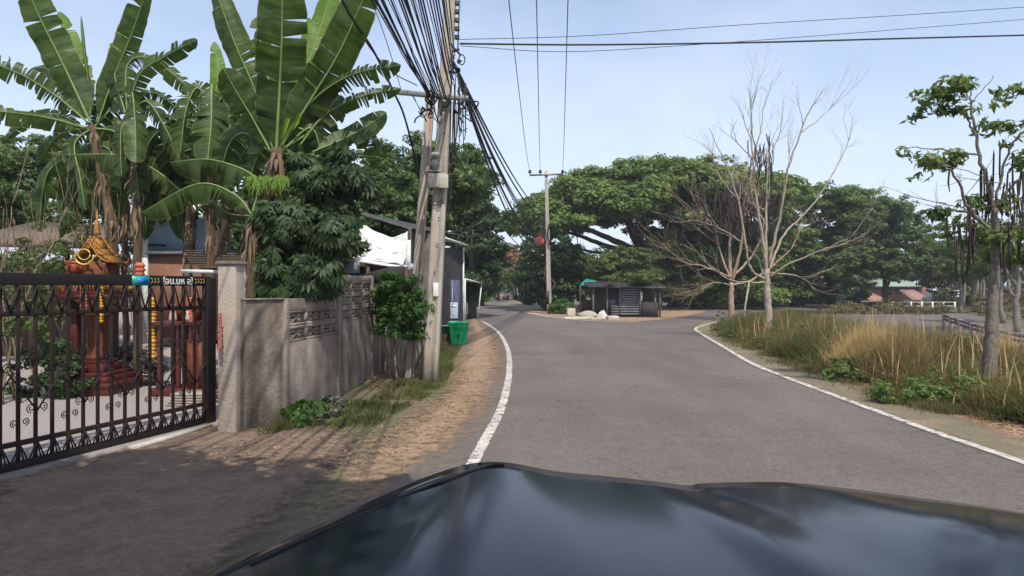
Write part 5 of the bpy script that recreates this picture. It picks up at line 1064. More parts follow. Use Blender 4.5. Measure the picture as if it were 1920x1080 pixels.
m = local(rt); m.box(c+Vector((0, 0, .20)), (.46, .12, .27), ax); m.build('body', plain('box_white', (.50, .50, .47), .7), rt, bevel=.008)
m = local(rt); g = random.Random(2)
for k in range(16): q = c+Vector((0, -.062, .20))+ax[0]*g.uniform(-.18, .18)+ax[2]*g.uniform(-.09, .09); m.box(q, (g.uniform(.02, .07), .004, g.uniform(.015, .04)), ax, k % 2)
m.build('print', [plain('print_red', (.3, .08, .08), .7), plain('print_grey', (.12, .14, .16), .7)], rt)
# bicycle
def bicycle(c):
    rt = empty('bicycle', c, 'dark bicycle parked at the end of the shed, front wheel showing', 'bicycle')
    wl = None
    for sx_ in (0, -1.0):
        m = local(rt); q = c+Vector((sx_, 0, .34)); m.tube([q+Vector((math.cos(a)*.32, 0, math.sin(a)*.32)) for a in np.linspace(0, 6.2832, 29)], .022, 6, cap=False); wl = m.build('wheel', plain('black_rubber', (0, 0, 0)), rt, True)
        m = local(rt)
        for k in range(10): a = k*.628; m.tube([q, q+Vector((math.cos(a)*.31, 0, math.sin(a)*.31))], .003, 3)
        m.lathe(q, [(.03, -.04), (.03, .04)], 8, ax=(0, 1, 0)); m.build('spokes', STEEL, wl)
    m = local(rt); P_ = lambda x, z: c+Vector((x, 0, z))
    for a, b_ in ((P_(0, .34), P_(-.12, .85)), (P_(-.12, .78), P_(-.62, .75)), (P_(-.12, .72), P_(-.55, .32)), (P_(-.55, .32), P_(-.65, .82)), (P_(-.55, .32), P_(-1.0, .34)), (P_(-.63, .72), P_(-1.0, .34))): m.tube([a, b_], .016, 6)
    m.build('frame', plain('frame_dark', (.05, .02, .04), .3), rt, True)
    m = local(rt); m.tube([c+Vector((-.12, -.25, .98)), P_(-.12, .92), c+Vector((-.12, .25, .98))], .012, 6); m.tube([P_(-.12, .85), P_(-.12, .93)], .014, 6); m.build('handlebar', STEEL, rt)
    m = local(rt); m.lathe(P_(-.67, .84), [(.02, 0), (.08, .02), (.09, .05), (.05, .07)], 10, sx=1.4); m.build('saddle', plain('black_rubber', (0, 0, 0)), rt, True)
bicycle(Vector((W(864, 0, 39).x, 39, 0)))
# dark hut across the road
HUTM = mat('hut_board', (.030, .028, .030), (.07, .065, .065), 6, .85, .3, stretch=(1, 1, 6)); Yh = 36.5
rt = empty('hut', wp(1175, Yh), 'low dark roadside hut with weathered slatted front under the olive tree', 'hut')
xl, xr = W(1112, 0, Yh).x, W(1238, 0, Yh).x
m = local(rt); m.box(((xl+xr)/2-.3, Yh+1.3, .92), (xr-xl-.9, 2.2, 1.75)); m.build('wall', HUTM, rt)
m = local(rt); m.add([Vector((xl-.3, Yh-.35, 1.68)), Vector((xr+.3, Yh-.45, 1.62)), Vector((xr+.3, Yh+2.8, 1.95)), Vector((xl-.3, Yh+2.8, 2.0))], [(0, 1, 2, 3)]); o = m.build('roof', ZINCD, rt); sd_ = o.modifiers.new('s', 'SOLIDIFY'); sd_.thickness = .05
m = local(rt); a0, a1 = W(1163, 0, Yh).x, W(1198, 0, Yh).x
for k in range(11): m.box(((a0+a1)/2-(.4 if k < 4 else 0)*.6, Yh-.02, .18+k*.135), (a1-a0+(.5 if k < 4 else 0), .03, .085))
m.build('slat', mat('slat_grey', (.13, .13, .135), (.22, .22, .225), 6, .8, .2), rt)
m = local(rt)
for px in (1112, 1138, 1162, 1200, 1228, 1237): x = W(px, 0, Yh).x; m.bar((x, Yh-.06, 0), (x, Yh-.06, 1.68), .08, .08)
m.build('post', mat('hut_post', (.10, .09, .085), (.20, .18, .17), 7, .85, .3), rt)
m = local(rt); m.box((W(1150, 0, Yh).x, Yh+.1, .8), (.55, .05, 1.4)); m.build('door', mat('hut_door', (.02, .022, .04), (.04, .045, .07), 5, .7, .1), rt)
m = local(rt); m.box((W(1202, 0, Yh).x, Yh-.1, 1.15), (.10, .03, .5)); m.build('notice', WHITEP, rt)
m = local(rt); m.box((W(1218, 0, Yh).x, Yh+.1, .42), (.9, .5, .8)); m.build('counter', HUTM, rt)
rt = empty('canopy_roof', wp(1108, 38.5), 'small teal green sheet roof left of the hut', 'roof shelter')
m = local(rt); a, e = W(1088, 534, 38), W(1128, 535, 38); m.add([a, e, e+Vector((-.2, 1.6, .32)), a+Vector((.5, 1.6, .38))], [(0, 1, 2, 3)]); o = m.build('roof', mat('roof_teal', (.03, .30, .24), (.06, .42, .34), 5, .5, .1), rt); sd_ = o.modifiers.new('s', 'SOLIDIFY'); sd_.thickness = .04
m = local(rt)
for q in (a, e, e+Vector((-.2, 1.6, .3)), a+Vector((.5, 1.6, .3))): m.bar((q.x, q.y, 0), q, .07, .07)
m.build('post', WOODD, rt)
m = local(rt); m.box((W(1108, 0, 39).x, 39, .45), (1.1, .5, .9)); m.build('counter', WOODD, rt)
# rubble, bags and boards before the hut
for i, (px, py, sx_, sy_, sz_, lab, cat, col) in enumerate(((1070, 592, .5, .3, .45, 'pale broken concrete block left of the rubble', 'concrete block', (.50, .48, .38)), (1103, 595, 1.0, .5, .35, 'pale sack heap beside the hut corner', 'sack', (.42, .40, .34)), (1130, 597.5, .45, .35, .42, 'white round sack before the hut', 'sack', (.62, .60, .56)), (1148, 599, .6, .3, .2, 'crumpled white sheet on the kerb before the hut', 'plastic sheet', (.62, .62, .56)), (1118, 599.5, .7, .3, .12, 'flat pale slab lying by the kerb', 'slab', (.5, .46, .36)), (1085, 597.5, 1.6, .5, .1, 'long pale plank on the verge left of the hut', 'plank', (.55, .52, .38)))):
    c = G(px, py); m = MB(c); g = random.Random(i); pr_ = []
    if sz_ > .2 and 'block' not in cat: m.lathe(c, [(sx_*.5, 0), (sx_*.58, sz_*.3), (sx_*.45, sz_*.75), (sx_*.15, sz_)], 9, sy=sy_/sx_)
    else: m.box(c+Vector((0, 0, sz_/2)), (sx_, sy_, sz_), (Vector((.96, .28, 0)), Vector((-.28, .96, 0)), Vector((.08, 0, 1))))
    m.v = [(a+g.gauss(0, .03), b_+g.gauss(0, .03), c_+g.gauss(0, .02)) for a, b_, c_ in m.v]
    o = m.build(cat.replace(' ', '_'), mat('rub%d' % i, tuple(x*.8 for x in col), col, 9, .9, .3), bevel=.02); tag(o, lab, cat)
# garden houses left
BLUEW = mat('blue_wall', (.24, .36, .48), (.32, .45, .58), 1.5, .8, .1); BRW = mat('brown_wall', (.17, .085, .055), (.24, .125, .08), 3, .85, .2); THA = mat('thatch', (.10, .07, .05), (.22, .17, .13), 10, .95, .6, stretch=(1, 1, 6))
rt = empty('house', wp(320, 18), 'house with light blue upper wall and brown lower wall behind the banana stems', 'house')
def quadbox(px0, px1, py0, py1, Y, dep, mm, nm):
    a, e = W(px0, py1, Y), W(px1, py0, Y); m = local(rt); m.box(((a.x+e.x)/2, Y+dep/2, (max(0, a.z)+e.z)/2), (e.x-a.x, dep, e.z-max(0, a.z))); return m.build(nm, mm, rt)
quadbox(262, 372, 395, 476, 18, 3, BLUEW, 'wall'); quadbox(276, 372, 476.5, 640, 17.8, 3, BRW, 'wall'); quadbox(272, 350, 471, 476, 17.7, .06, WHITEP, 'trim'); quadbox(266, 275.5, 440, 640, 17.7, .1, WHITEP, 'trim')
quadbox(276, 310, 457.5, 462, 17.75, .05, plain('gutter', (.02, .02, .025), .7), 'gutter')
m = local(rt); a, e = W(205, 397, 17), W(420, 402, 17); m.add([a, e, e+Vector((0, 3, .9)), a+Vector((0, 3, .9))], [(0, 1, 2, 3)]); o = m.build('roof', mat('roof_white', (.55, .56, .56), (.75, .76, .76), 4, .6, .1), rt); sd_ = o.modifiers.new('s', 'SOLIDIFY'); sd_.thickness = .12
rt = empty('thatched_hut', wp(40, 13.5), 'open hut with a low brown thatched roof at the far left', 'hut')
m = local(rt); a, e = W(-90, 452, 13), W(196, 458, 13.4); m.add([a, e, e+Vector((-.2, 2.2, .55)), a+Vector((0, 2.2, .6))], [(0, 1, 2, 3)]); o = m.build('roof', THA, rt); sd_ = o.modifiers.new('s', 'SOLIDIFY'); sd_.thickness = .1
m = local(rt)
for px in (-30, 60, 125, 188): q = W(px, 462, 13.6); m.bar((q.x, q.y, 0), q, .09, .09)
m.build('post', WOODD, rt); m = local(rt); a, e = W(-90, 540, 15.4), W(196, 540, 15.6); m.box(((a.x+e.x)/2, 15.6, 1.1), (e.x-a.x, .1, 2.2)); m.build('wall', mat('shade_board', (.05, .04, .03), (.09, .07, .055), 4, .9, .2), rt)  # back wall coloured dark for the shade in the gap below the roof
rt = empty('gate_roof', wp(415, 10.4), 'weathered wooden slat roof above the right end of the gate', 'roof shelter')
m = local(rt)
for k in range(8): a, e = W(350+k*1, 470+k*4.4, 10.8-k*.09), W(482, 473+k*4.2, 10.8-k*.09); m.bar(a, e, .085, .02)
m.build('slat', THA, rt); m = local(rt); a, e = W(340, 508, 9.6), W(414, 510, 9.5); m.bar(a, e, .03, .05); m.build('edge_sheet', WHITEP, rt)
m = local(rt)
for px, Y in ((352, 10.2), (470, 10.3)): q = W(px, 495, Y); m.bar((q.x, q.y, 0), q, .07, .07)
m.build('post', WOODD, rt)
m = MB(wp(120, 22)); a, e = wp(-300, 23), wp(640, 22); m.box(((a.x+e.x)/2, 22.6, .5), (e.x-a.x, .14, 1.0)); m.box(((a.x+e.x)/2, 22.6, 1.03), (e.x-a.x, .2, .06)); tag(m.build('garden_wall', mat('pale_render', (.36, .31, .29), (.44, .39, .36), 2, .9, .1, streak=.2)), 'low pale rendered wall at the back of the yard', 'wall')
# ---------------------------------------------------------------- spirit houses with garlands
REDL = mat('red_lacquer', (.06, .010, .009), (.12, .020, .016), 5, .45, .1, spec=.5); GOLD = mat('gold_paint', (.30, .10, .025), (.50, .27, .06), 22, .42, .6, metal=.15, c3=(.16, .03, .02)); COPP = mat('dark_copper', (.08, .022, .012), (.22, .07, .03), 14, .5, .6); BRP = mat('column_brown', (.09, .028, .015), (.17, .06, .03), 8, .6, .4)
c = G(182, 735); Ys = c.y
rt = empty('spirit_house', c, 'ornate gilded spirit house on a brown column and stepped red base', 'spirit house'); m = local(rt)
for z0, z1, w_ in ((0, .13, .86), (.13, .19, .92), (.19, .27, .78), (.27, .33, .66), (.33, .45, .5), (.45, .5, .42)): m.box(c+Vector((0, 0, (z0+z1)/2)), (w_, w_, z1-z0))
m.build('base', REDL, rt, bevel=.008)
m = local(rt); m.lathe(c+Vector((0, 0, .5)), [(.17, 0), (.15, .06), (.14, .1), (.145, .5), (.15, .66), (.19, .7)], 8); m.build('column', BRP, rt)
m = local(rt); m.lathe(c+Vector((0, 0, 1.18)), [(.15, 0), (.22, .03), (.17, .07), (.25, .12), (.2, .16), (.33, .23), (.36, .26)], 8); m.build('capital', GOLD, rt)
m = local(rt); m.box(c+Vector((0, 0, 1.48)), (.86, .86, .05)); m.box(c+Vector((0, 0, 1.53)), (.72, .72, .05)); m.build('platform', REDL, rt, bevel=.006)
m = local(rt); m.box(c+Vector((0, .06, 1.78)), (.40, .34, .46))
for x in (-.27, .27):
    for y in (-.27, .27): m.lathe(c+Vector((x, y, 1.56)), [(.022, 0), (.03, .04), (.018, .08), (.018, .36), (.03, .42)], 8)
m.build('shrine', COPP, rt)
m = local(rt)
for k in range(16): x = -.36+k*.048; m.lathe(c+Vector((x, -.36, 1.56)), [(.012, 0), (.008, .05), (.016, .09), (.002, .13)], 6); m.lathe(c+Vector((.36, x, 1.56)), [(.012, 0), (.008, .05), (.016, .09), (.002, .13)], 6)
m.build('railing', GOLD, rt)
m = local(rt)   # tiered gable roof with flared finials
for s, z, w_ in ((.78, 1.99, .40), (.6, 2.10, .32), (.42, 2.21, .26)):
    for q in (-1, 1):
        p0 = c+Vector((q*w_*s, 0, z)); p1 = c+Vector((0, 0, z+.24*s+.06)); m.bar(p0, p1, .03, .44*s, (0, 1, 0))
        for y in (-.29*s, .29*s): m.tube(path([c+Vector((q*w_*s*1.0, y, z-.0)), c+Vector((q*w_*s*.55, y, z+.1*s)), c+Vector((q*.02, y, z+.32*s+.05))], 4), [.013]*9, 6); m.tube(path([c+Vector((q*w_*s, y, z)), c+Vector((q*(w_*s+.03), y, z+.02)), c+Vector((q*(w_*s+.045), y, z+.08))], 4), lin(.012, .003, 9), 6)
m.build('roof', [GOLD], rt)
m = local(rt); m.lathe(c+Vector((0, 0, 2.42)), [(.06, 0), (.04, .05), (.05, .08), (.03, .13), (.035, .16), (.018, .22), (.004, .40)], 8); m.tube(path([c+Vector((0, -.3, 2.2)), c+Vector((0, -.36, 2.32)), c+Vector((.0, -.33, 2.44))], 4), lin(.02, .004, 9), 6); m.build('finial', GOLD, rt, True)
m = local(rt); m.tube([c+Vector((math.cos(a)*.14, -.31, 2.08+math.sin(a)*.13)) for a in np.linspace(3.0, 6.4, 16)], .016, 6); m.tube([c+Vector((math.cos(a)*.09, -.31, 2.1+math.sin(a)*.08)) for a in np.linspace(0, 6.28, 14)], .010, 6); m.build('gable_ornament', mat('gold_bright', (.55, .36, .08), (.72, .52, .15), 20, .3, .2, metal=.3), rt, True)
def garland(px, py0, py1, Y, mm, r, lab):
    a, e = W(px, py0, Y), W(px, py1, Y); m = MB(a); g = random.Random(int(px)); z = a.z
    r *= 1.35; k = int((a.z-e.z)/(r*.75))
    for i in range(k+1):
        q = a.lerp(e, i/max(1, k)); m.lathe(q+Vector((g.gauss(0, .004), 0, 0)), [(r*.5, -r*.55), (r*g.uniform(.9, 1.1), 0), (r*.5, r*.55)], 7)
    o = m.build('garland', mm); tag(o, lab, 'garland', 'flower garlands behind the gate')
YEL = mat('marigold', (.55, .26, .02), (.72, .45, .06), 30, .8, .5); ORG = mat('orange_flower', (.55, .12, .015), (.68, .25, .05), 30, .8, .5); PNK = mat('pink_flower', (.40, .05, .05), (.55, .22, .12), 24, .8, .4)
garland(285, 562, 668, Ys-.35, YEL, .052, 'long yellow marigold garland hanging in the middle of the gate')
garland(187, 535, 602, Ys-.42, YEL, .042, 'yellow garland hanging in front of the spirit house column')
garland(97, 545, 578, Ys-.3, ORG, .035, 'short orange garland behind the left gate bars')
garland(157, 530, 580, Ys-.5, PNK, .045, 'red and pink garland left of the spirit house column')
garland(118, 522, 560, Ys-.2, ORG, .03, 'small red orange garland near the left of the shrine')
garland(358, 560, 634, Ys-.3, PNK, .03, 'pink and yellow garland on the second shrine')
garland(413, 588, 656, 7.2, PNK, .016, 'orange garland draped on the left side of the pale pillar')
garland(262, 498, 514, Ys-.5, PNK, .06, 'small red garland bunch above the teal sticker')
# small figures: red lantern-like pot on shrine left
m = MB(W(142, 498, Ys-.1)); c2_ = W(140, 516, Ys-.1); m.lathe(c2_, [(.05, 0), (.11, .05), (.13, .12), (.09, .2), (.03, .26)], 12); tag(m.build('jar', mat('jar_red', (.26, .04, .025), (.36, .10, .04), 12, .4, .1), smooth=True), 'round orange red offering jar at the left end of the shrine', 'jar')
m = MB(c2_); m.box(c2_-Vector((0, 0, c2_.z/2)), (.12, .12, c2_.z)); m.box(c2_-Vector((0, 0, .015)), (.34, .3, .03)); tag(m.build('stand', REDL), 'red stand carrying the orange red jar', 'stand')
c = G(347, 738); rt = empty('offering_table', c, 'dark red offering shrine with small pillars near the gate post', 'offering shrine'); m = local(rt)
for x in (-.28, .0, .28):
    for y in (-.2, .2): m.bar(c+Vector((x, y, 0)), c+Vector((x, y, 1.05)), .055, .055)
m.box(c+Vector((0, 0, 1.07)), (.74, .56, .06)); m.box(c+Vector((0, 0, .82)), (.66, .46, .04)); m.box(c+Vector((0, 0, .06)), (.8, .6, .1)); m.build('frame', REDL, rt, bevel=.005)
m = local(rt); m.box(c+Vector((.25, -.1, .45)), (.22, .25, .7)); m.box(c+Vector((0, .1, 1.28)), (.4, .3, .34)); m.build('cabinet', COPP, rt)
m = local(rt); m.lathe(c+Vector((-.1, -.16, 1.1)), [(.05, 0), (.06, .04), (.045, .12), (.02, .2), (.03, .26)], 8); m.lathe(c+Vector((.12, -.16, 1.1)), [(.03, 0), (.04, .05), (.02, .12), (.025, .16)], 8); m.build('vase', mat('vase_pink', (.42, .2, .2), (.6, .5, .45), 8, .4, 0), rt, True)
rt = empty('shrub', G(255, 722), 'grey leaved shrub behind the gate between column and marigold garland', 'shrub'); cc = G(255, 722)
canopy('foliage', leafmat('leaf_greyish', (.06, .065, .065), (.13, .14, .14), None, .1), rt, [((cc.x, cc.y, .35), (.28, .25, .32)), ((cc.x+.2, cc.y, .28), (.25, .25, .25)), ((cc.x-.08, cc.y, .58), (.15, .15, .2))], .035, 3200, 131, tuft=.1)
rt = empty('shrub', G(55, 760), 'dark potted shrub behind the left gate bars', 'shrub'); cc = G(70, 745)
canopy('foliage', ML_dk, rt, [((cc.x-.2, cc.y, .4), (.4, .3, .4)), ((cc.x+.25, cc.y, .55), (.3, .25, .45)), ((cc.x+.5, cc.y, .3), (.3, .3, .3))], .04, 3600, 132, tuft=.14)
m = MB(G(362, 758)); g = random.Random(9); c = G(362, 758)
for k in range(5): m.box(c+Vector((g.gauss(0, .03), 0, .02+k*.035)), (.5, .4, .028))
tag(m.build('pallet_stack', mat('plank_pale', (.25, .21, .17), (.4, .34, .28), 9, .9, .3)), 'low stack of pale boards behind the gate end', 'board stack')
# ---------------------------------------------------------------- right far side
BRK = mat('brick_red', (.19, .085, .065), (.28, .13, .10), 4, .9, .2); GRF = mat('roof_green', (.20, .26, .20), (.30, .36, .28), 3, .7, .1)
rt = empty('brick_building', wp(1690, 82), 'low red brick building with a pale green roof right of the grove', 'building')
def qb(px0, px1, py0, py1, Y, dep, mm, nm): 
    a, e = W(px0, py1, Y), W(px1, py0, Y); m = local(rt); z0 = max(0, a.z); m.box(((a.x+e.x)/2, Y+dep/2, (z0+e.z)/2), (e.x-a.x, dep, e.z-z0)); return m.build(nm, mm, rt)
qb(1640, 1740, 537, 575, 82, 8, BRK, 'wall')
m = local(rt); a, e = W(1634, 536, 81), W(1742, 536, 81); m.add([a, e, e+Vector((-1, 5, 1.0)), a+Vector((1, 5, 1.0))], [(0, 1, 2, 3)]); o = m.build('roof', GRF, rt); sd_ = o.modifiers.new('s', 'SOLIDIFY'); sd_.thickness = .15
for x in (1662, 1680, 1698, 1716): qb(x, x+9, 541, 552, 81.9, .05, plain('win_dark', (.03, .035, .035), .3), 'window')
rt = empty('annex', wp(1725, 74), 'small white pillared annex with a red tiled roof before the brick building', 'building')
qb(1714, 1746, 563, 577, 75.5, 2, mat('annex_wall', (.35, .3, .28), (.45, .4, .38), 4, .9, .1), 'wall'); m = local(rt); a, e = W(1711, 562, 73.5), W(1750, 562, 73.5); m.add([a, e, e+Vector((-.3, 3, 1.1)), a+Vector((.3, 3, 1.1))], [(0, 1, 2, 3)]); o = m.build('roof', mat('tile_salmon', (.26, .14, .11), (.36, .21, .17), 3, .8, .1), rt); sd_ = o.modifiers.new('s', 'SOLIDIFY'); sd_.thickness = .12
for x in (1715, 1723, 1732, 1741, 1747): a = W(x, 562, 74); m = local(rt); m.bar((a.x, a.y, 0), a, .3, .3); m.build('pillar', WHITEP, rt)
rt = empty('house', wp(1650, 70), 'pinkish low house with a red sheet roof under the grove edge', 'house'); qb(1630, 1668, 566, 578, 71, 4, mat('pink_wall', (.40, .20, .16), (.5, .28, .22), 4, .9, .1), 'wall')
m = local(rt); a, e = W(1632, 565, 69), W(1672, 565, 69); m.add([a, e, e+Vector((-.5, 3, .9)), a+Vector((.5, 3, .9))], [(0, 1, 2, 3)]); o = m.build('roof', MATS['tile_salmon'], rt); sd_ = o.modifiers.new('s', 'SOLIDIFY'); sd_.thickness = .12
rt = empty('fence', wp(1720, 50), 'low white rail fence beyond the tall grass', 'fence')
xs = [1672, 1690, 1708, 1728, 1748, 1768, 1790]
for i, x in enumerate(xs): a = wp(x, 48); m = local(rt); m.bar(a, a+Vector((0, 0, .62)), .11, .11); m.build('post', WHITEP, rt)
for z in (.30, .57): m = local(rt); m.bar(wp(1672, 48)+Vector((0, 0, z)), wp(1790, 48)+Vector((0, 0, z)), .05, .07); m.build('rail', PC, rt)
rt = empty('guardrail', Vector((10.7, 15, 0)), 'dark guardrail curving along the right hand road', 'guardrail'); gpts = path([W(1770, 590, 25.5)+Vector((0, 0, 0)), W(1800, 600, 22.5), W(1850, 614, 19), W(1895, 624, 17), W(1990, 640, 14)], 6)
for q in gpts[::3]: m = local(rt); m.bar((q.x, q.y, 0), q+Vector((0, 0, .02)), .09, .09); m.build('post', mat('guard_post', (.25, .2, .2), (.4, .34, .34), 8, .8, .1), rt)
m = local(rt)
for dz in (0, -.13): m.tube([q+Vector((0, 0, dz-.03)) for q in gpts], .045, 8)
m.build('rail', mat('guard_rail', (.06, .045, .05), (.13, .10, .11), 5, .6, .1, metal=.2), rt)
# white stake on the island, wooden rack, statue post
a = G(1393, 622); m = MB(a); m.tube([a, W(1397, 575, a.y), W(1405, 528, a.y+.1)], [.04, .035, .03], 8); tag(m.build('stake', BW), 'thin white leaning stake between the two bare trunks', 'stake')
rt = empty('rack', wp(1573, 54), 'weathered leaning slatted rack in the shade of the grove', 'rack'); m = local(rt)
for k in range(6): a = W(1566+k*3.4, 574, 54); m.bar(a, a+Vector((.35, .3, .95)), .06, .04)
for z in (.2, .7): m.bar(W(1564, 574, 54)+Vector((.1, 0, z)), W(1584, 574, 54)+Vector((.25, .1, z)), .05, .05)
m.build('slats', mat('rack_grey', (.30, .31, .27), (.42, .43, .38), 6, .9, .2), rt)
m = MB(wp(1608, 56)); a = wp(1608, 56); m.lathe(a, [(.4, 0), (.35, .3), (.2, .5), (.14, .9), (.12, 1.5), (.2, 1.6), (.12, 1.8), (.02, 1.95)], 10); tag(m.build('statue', WHITEP, smooth=True), 'slender white garden post among the dark trees right of the rack', 'post')
# ---------------------------------------------------------------- parked vehicles
def car(px, Y, rot, col, label, scale=1., kind='saloon', stretch=1.):
    c = wp(px, Y); rt = empty('parked_car', c, label, 'car', 'cars parked under the trees'); cm = plain('paint_%d' % px, col, .3, .0, .6); cs, sn = math.cos(rot), math.sin(rot)
    def T(x, y, z): return c+Vector((x*cs-y*sn, x*sn+y*cs, z))*1
    prof = [(-2.1, .35), (-2.15, .7), (-2.0, .88), (-1.5, .92), (-1.1, 1.38), (.35, 1.42), (1.0, .95), (1.9, .82), (2.1, .65), (2.1, .35)] if kind == 'saloon' else [(-2.4, .45), (-2.4, .95), (-.6, .98), (-.6, 1.0), (-.5, 1.6), (.7, 1.62), (1.3, 1.08), (2.2, .98), (2.4, .8), (2.4, .45)]
    m = local(rt); V = [T(x, s*(.82 if z < 1.1 else .68), z) for s in (-1, 1) for x, z in prof]; n = len(prof)
    m.add(V, [tuple(range(n))[::-1], tuple(range(n, 2*n))]+[(i, (i+1) % n, n+(i+1) % n, n+i) for i in range(n)]); m.build('body', cm, rt, bevel=.04)
    m = local(rt); zt = 1.33 if kind == 'saloon' else 1.53; zb = .97 if kind == 'saloon' else 1.1; x0, x1, x2, x3 = (-1.35, -1.0, .28, .78) if kind == 'saloon' else (-.45, -.4, .62, 1.1)
    for s in (-1, 1): V = [T(x0, s*.80, zb), T(x3, s*.80, zb), T(x2, s*.715, zt), T(x1, s*.715, zt)]; m.add(V, [(0, 1, 2, 3) if s < 0 else (3, 2, 1, 0)])
    m.build('side_window', plain('car_glass', (.02, .025, .03), .08), rt)
    for x in (-1.3, 1.35):
        for s in (-1, 1): 
            m = local(rt); m.lathe(T(x, s*.78, .32), [(.05, -.1), (.32, -.1), (.32, .1), (.2, .11), (.05, .1)], 16, ax=(-sn, cs, 0)); m.build('wheel', plain('black_rubber', (0, 0, 0)), rt)
    for s in (-1, 1): m = local(rt); m.box(T(2.1 if kind == 'saloon' else 2.4, s*.6, .68), (.08, .3, .14), ((cs, sn, 0), (-sn, cs, 0), (0, 0, 1))); m.build('headlight', plain('lamp_glass', (.7, .72, .75), .1), rt)
    return rt
car(1262, 60, 1.75, (.45, .43, .39), 'cream white car parked right of the hut', kind='pickup')
car(1322, 64, 1.3, (.16, .28, .21), 'pale green car parked in the shade further right')
car(1408, 60, 1.8, (.30, .30, .32), 'grey car half hidden behind the white stake')
car(1458, 60, 1.5, (.45, .47, .5), 'white pickup behind the large bare trunk', kind='pickup')
car(948, 90, 1.2, (.62, .36, .32), 'pink car at the end of the lane')
car(1782, 60, .1, (.6, .6, .62), 'white car on the right hand road beside the fence')
m = MB(wp(968, 92)); a = wp(975, 94); rt = empty('house', a, 'small white walled house with pillars at the end of the lane', 'house')
qb(962, 1000, 540, 562, 95, 5, mat('house_cream', (.55, .5, .42), (.68, .64, .56), 3, .8, .1), 'wall'); m = local(rt); m.box(W(975, 533, 94), (4.2, 4, .25)); m.build('roof', WHITEP, rt)
for x in (969, 975): qv = W(x, 534, 92.5); m = local(rt); m.bar((qv.x, qv.y, 0), qv, .3, .3); m.build('pillar', WHITEP, rt)

# ================================================================ GRASS AND LITTER
def blades(name, pts, n, h, wd, m, seed, label, lean=.35, clump=0, nz_=None, kind='stuff', cat='grass', seg=3, ymin=0):
    """pts: function(g,n)->xy array, h: function(xy)->height"""
    g = rng(seed); XY = pts(g, n); n = len(XY); H = h(XY, g); az = g.uniform(0, 6.283, n); ln_ = np.abs(g.normal(0, lean, n)); dx = np.cos(az)*ln_*H; dy = np.sin(az)*ln_*H
    fa = g.uniform(0, 3.14, n); sx_ = np.cos(fa)*wd; sy_ = np.sin(fa)*wd*.6; V = np.zeros((n, 5, 3)); 
    for i, (t, wq) in enumerate(((0, 1), (0, -1), (.55, .8), (.55, -.8), (1, 0))):
        V[:, i, 0] = XY[:, 0]+dx*t**1.8+sx_*wq; V[:, i, 1] = XY[:, 1]+dy*t**1.8+sy_*wq; V[:, i, 2] = H*t*(1-.15*ln_*t)-.01
    b = np.arange(n)[:, None]*5; F1 = np.concatenate([b+np.array([0, 1, 3, 2])], 0); me_f = [tuple(x) for x in F1]+[tuple(x) for x in b+np.array([2, 3, 4])]
    # numpy path: quads then tris
    me = bpy.data.meshes.new(name); me.vertices.add(5*n); me.vertices.foreach_set('co', V.astype(np.float32).ravel())
    idx = np.concatenate([F1.ravel(), (b+np.array([2, 3, 4])).ravel()]).astype(np.int32); st = np.concatenate([np.arange(n)*4, 4*n+np.arange(n)*3]).astype(np.int32)
    me.loops.add(len(idx)); me.loops.foreach_set('vertex_index', idx); me.polygons.add(2*n); me.polygons.foreach_set('loop_start', st); me.update(calc_edges=True)
    o = link(name, me, m); return tag(o, label, cat, kind=kind)
def inpoly(P, poly):
    x, y = P[:, 0], P[:, 1]; c = np.zeros(len(P), bool); n = len(poly)
    for i in range(n):
        x1, y1 = poly[i]; x2, y2 = poly[(i+1) % n]; k = ((y1 > y) != (y2 > y)) & (x < (x2-x1)*(y-y1)/(y2-y1+1e-12)+x1); c ^= k
    return c
isl = [tuple(p)[:2] for p in smooth2([tuple(G(*p)[:2]) for p in ((1385, 606), (1372, 612), (1352, 622), (1380, 640), (1420, 655), (1480, 680), (1560, 700), (1640, 726), (1720, 752), (1800, 775), (1880, 792), (1990, 815))], 4)]
isl += [(6.9, 3.5), (9.3, 6)]+[(9.8, 12), (10.4, 17), (11.9, 24), (12.9, 30), (17.5, 41.5)]+[tuple(G(*p)[:2]) for p in ((1700, 587), (1560, 588), (1450, 592), (1400, 599))]
def vn(X, Y, s, sd): return np.array([mnoise.noise(Vector((x*s, y*s, sd))) for x, y in zip(X, Y)])
def isl_pts(power=1.7):
    def f(g, n):
        out_ = []; need = n; 
        while need > 0:
            Yy = 5+(45-5)*g.uniform(0, 1, need*4)**power; Xx = g.uniform(2, 24, need*4)*(Yy/25+.35); P = np.stack([Xx, Yy], 1); P = P[inpoly(P, isl)]; out_.append(P); need -= len(P)
        return np.concatenate(out_)[:n]
    return f
edge = np.array(isl[:40])
def isl_h(mn, mxh):
    def f(XY, g):
        px = 960+XY[:, 0]/XY[:, 1]*F; ytop = np.interp(px, [1340, 1400, 1500, 1680, 1760, 1800, 1920, 2100], [586, 578, 577, 576, 583, 598, 624, 645]); cap = HC-(ytop-HY)*XY[:, 1]/F
        d = np.min(np.hypot(XY[:, None, 0]-edge[None, :, 0], XY[:, None, 1]-edge[None, :, 1]), 1)
        nn_ = vn(XY[:, 0], XY[:, 1], .55, 3.3)*.9+.55+vn(XY[:, 0], XY[:, 1], 2.6, 8.)*.75; H = (mn+(mxh-mn)*np.clip(nn_, 0, 1))*np.clip(.35+d*1.3, .3, 1); return np.clip(np.minimum(H, cap*g.uniform(.75, 1.08, len(H))), .05, 2)*g.uniform(.35, 1.05, len(H))
    return f
def gmat(nm, a, b_, c_=None): return leafmat(nm, a, b_, c_, .3, .8, .1, .8)
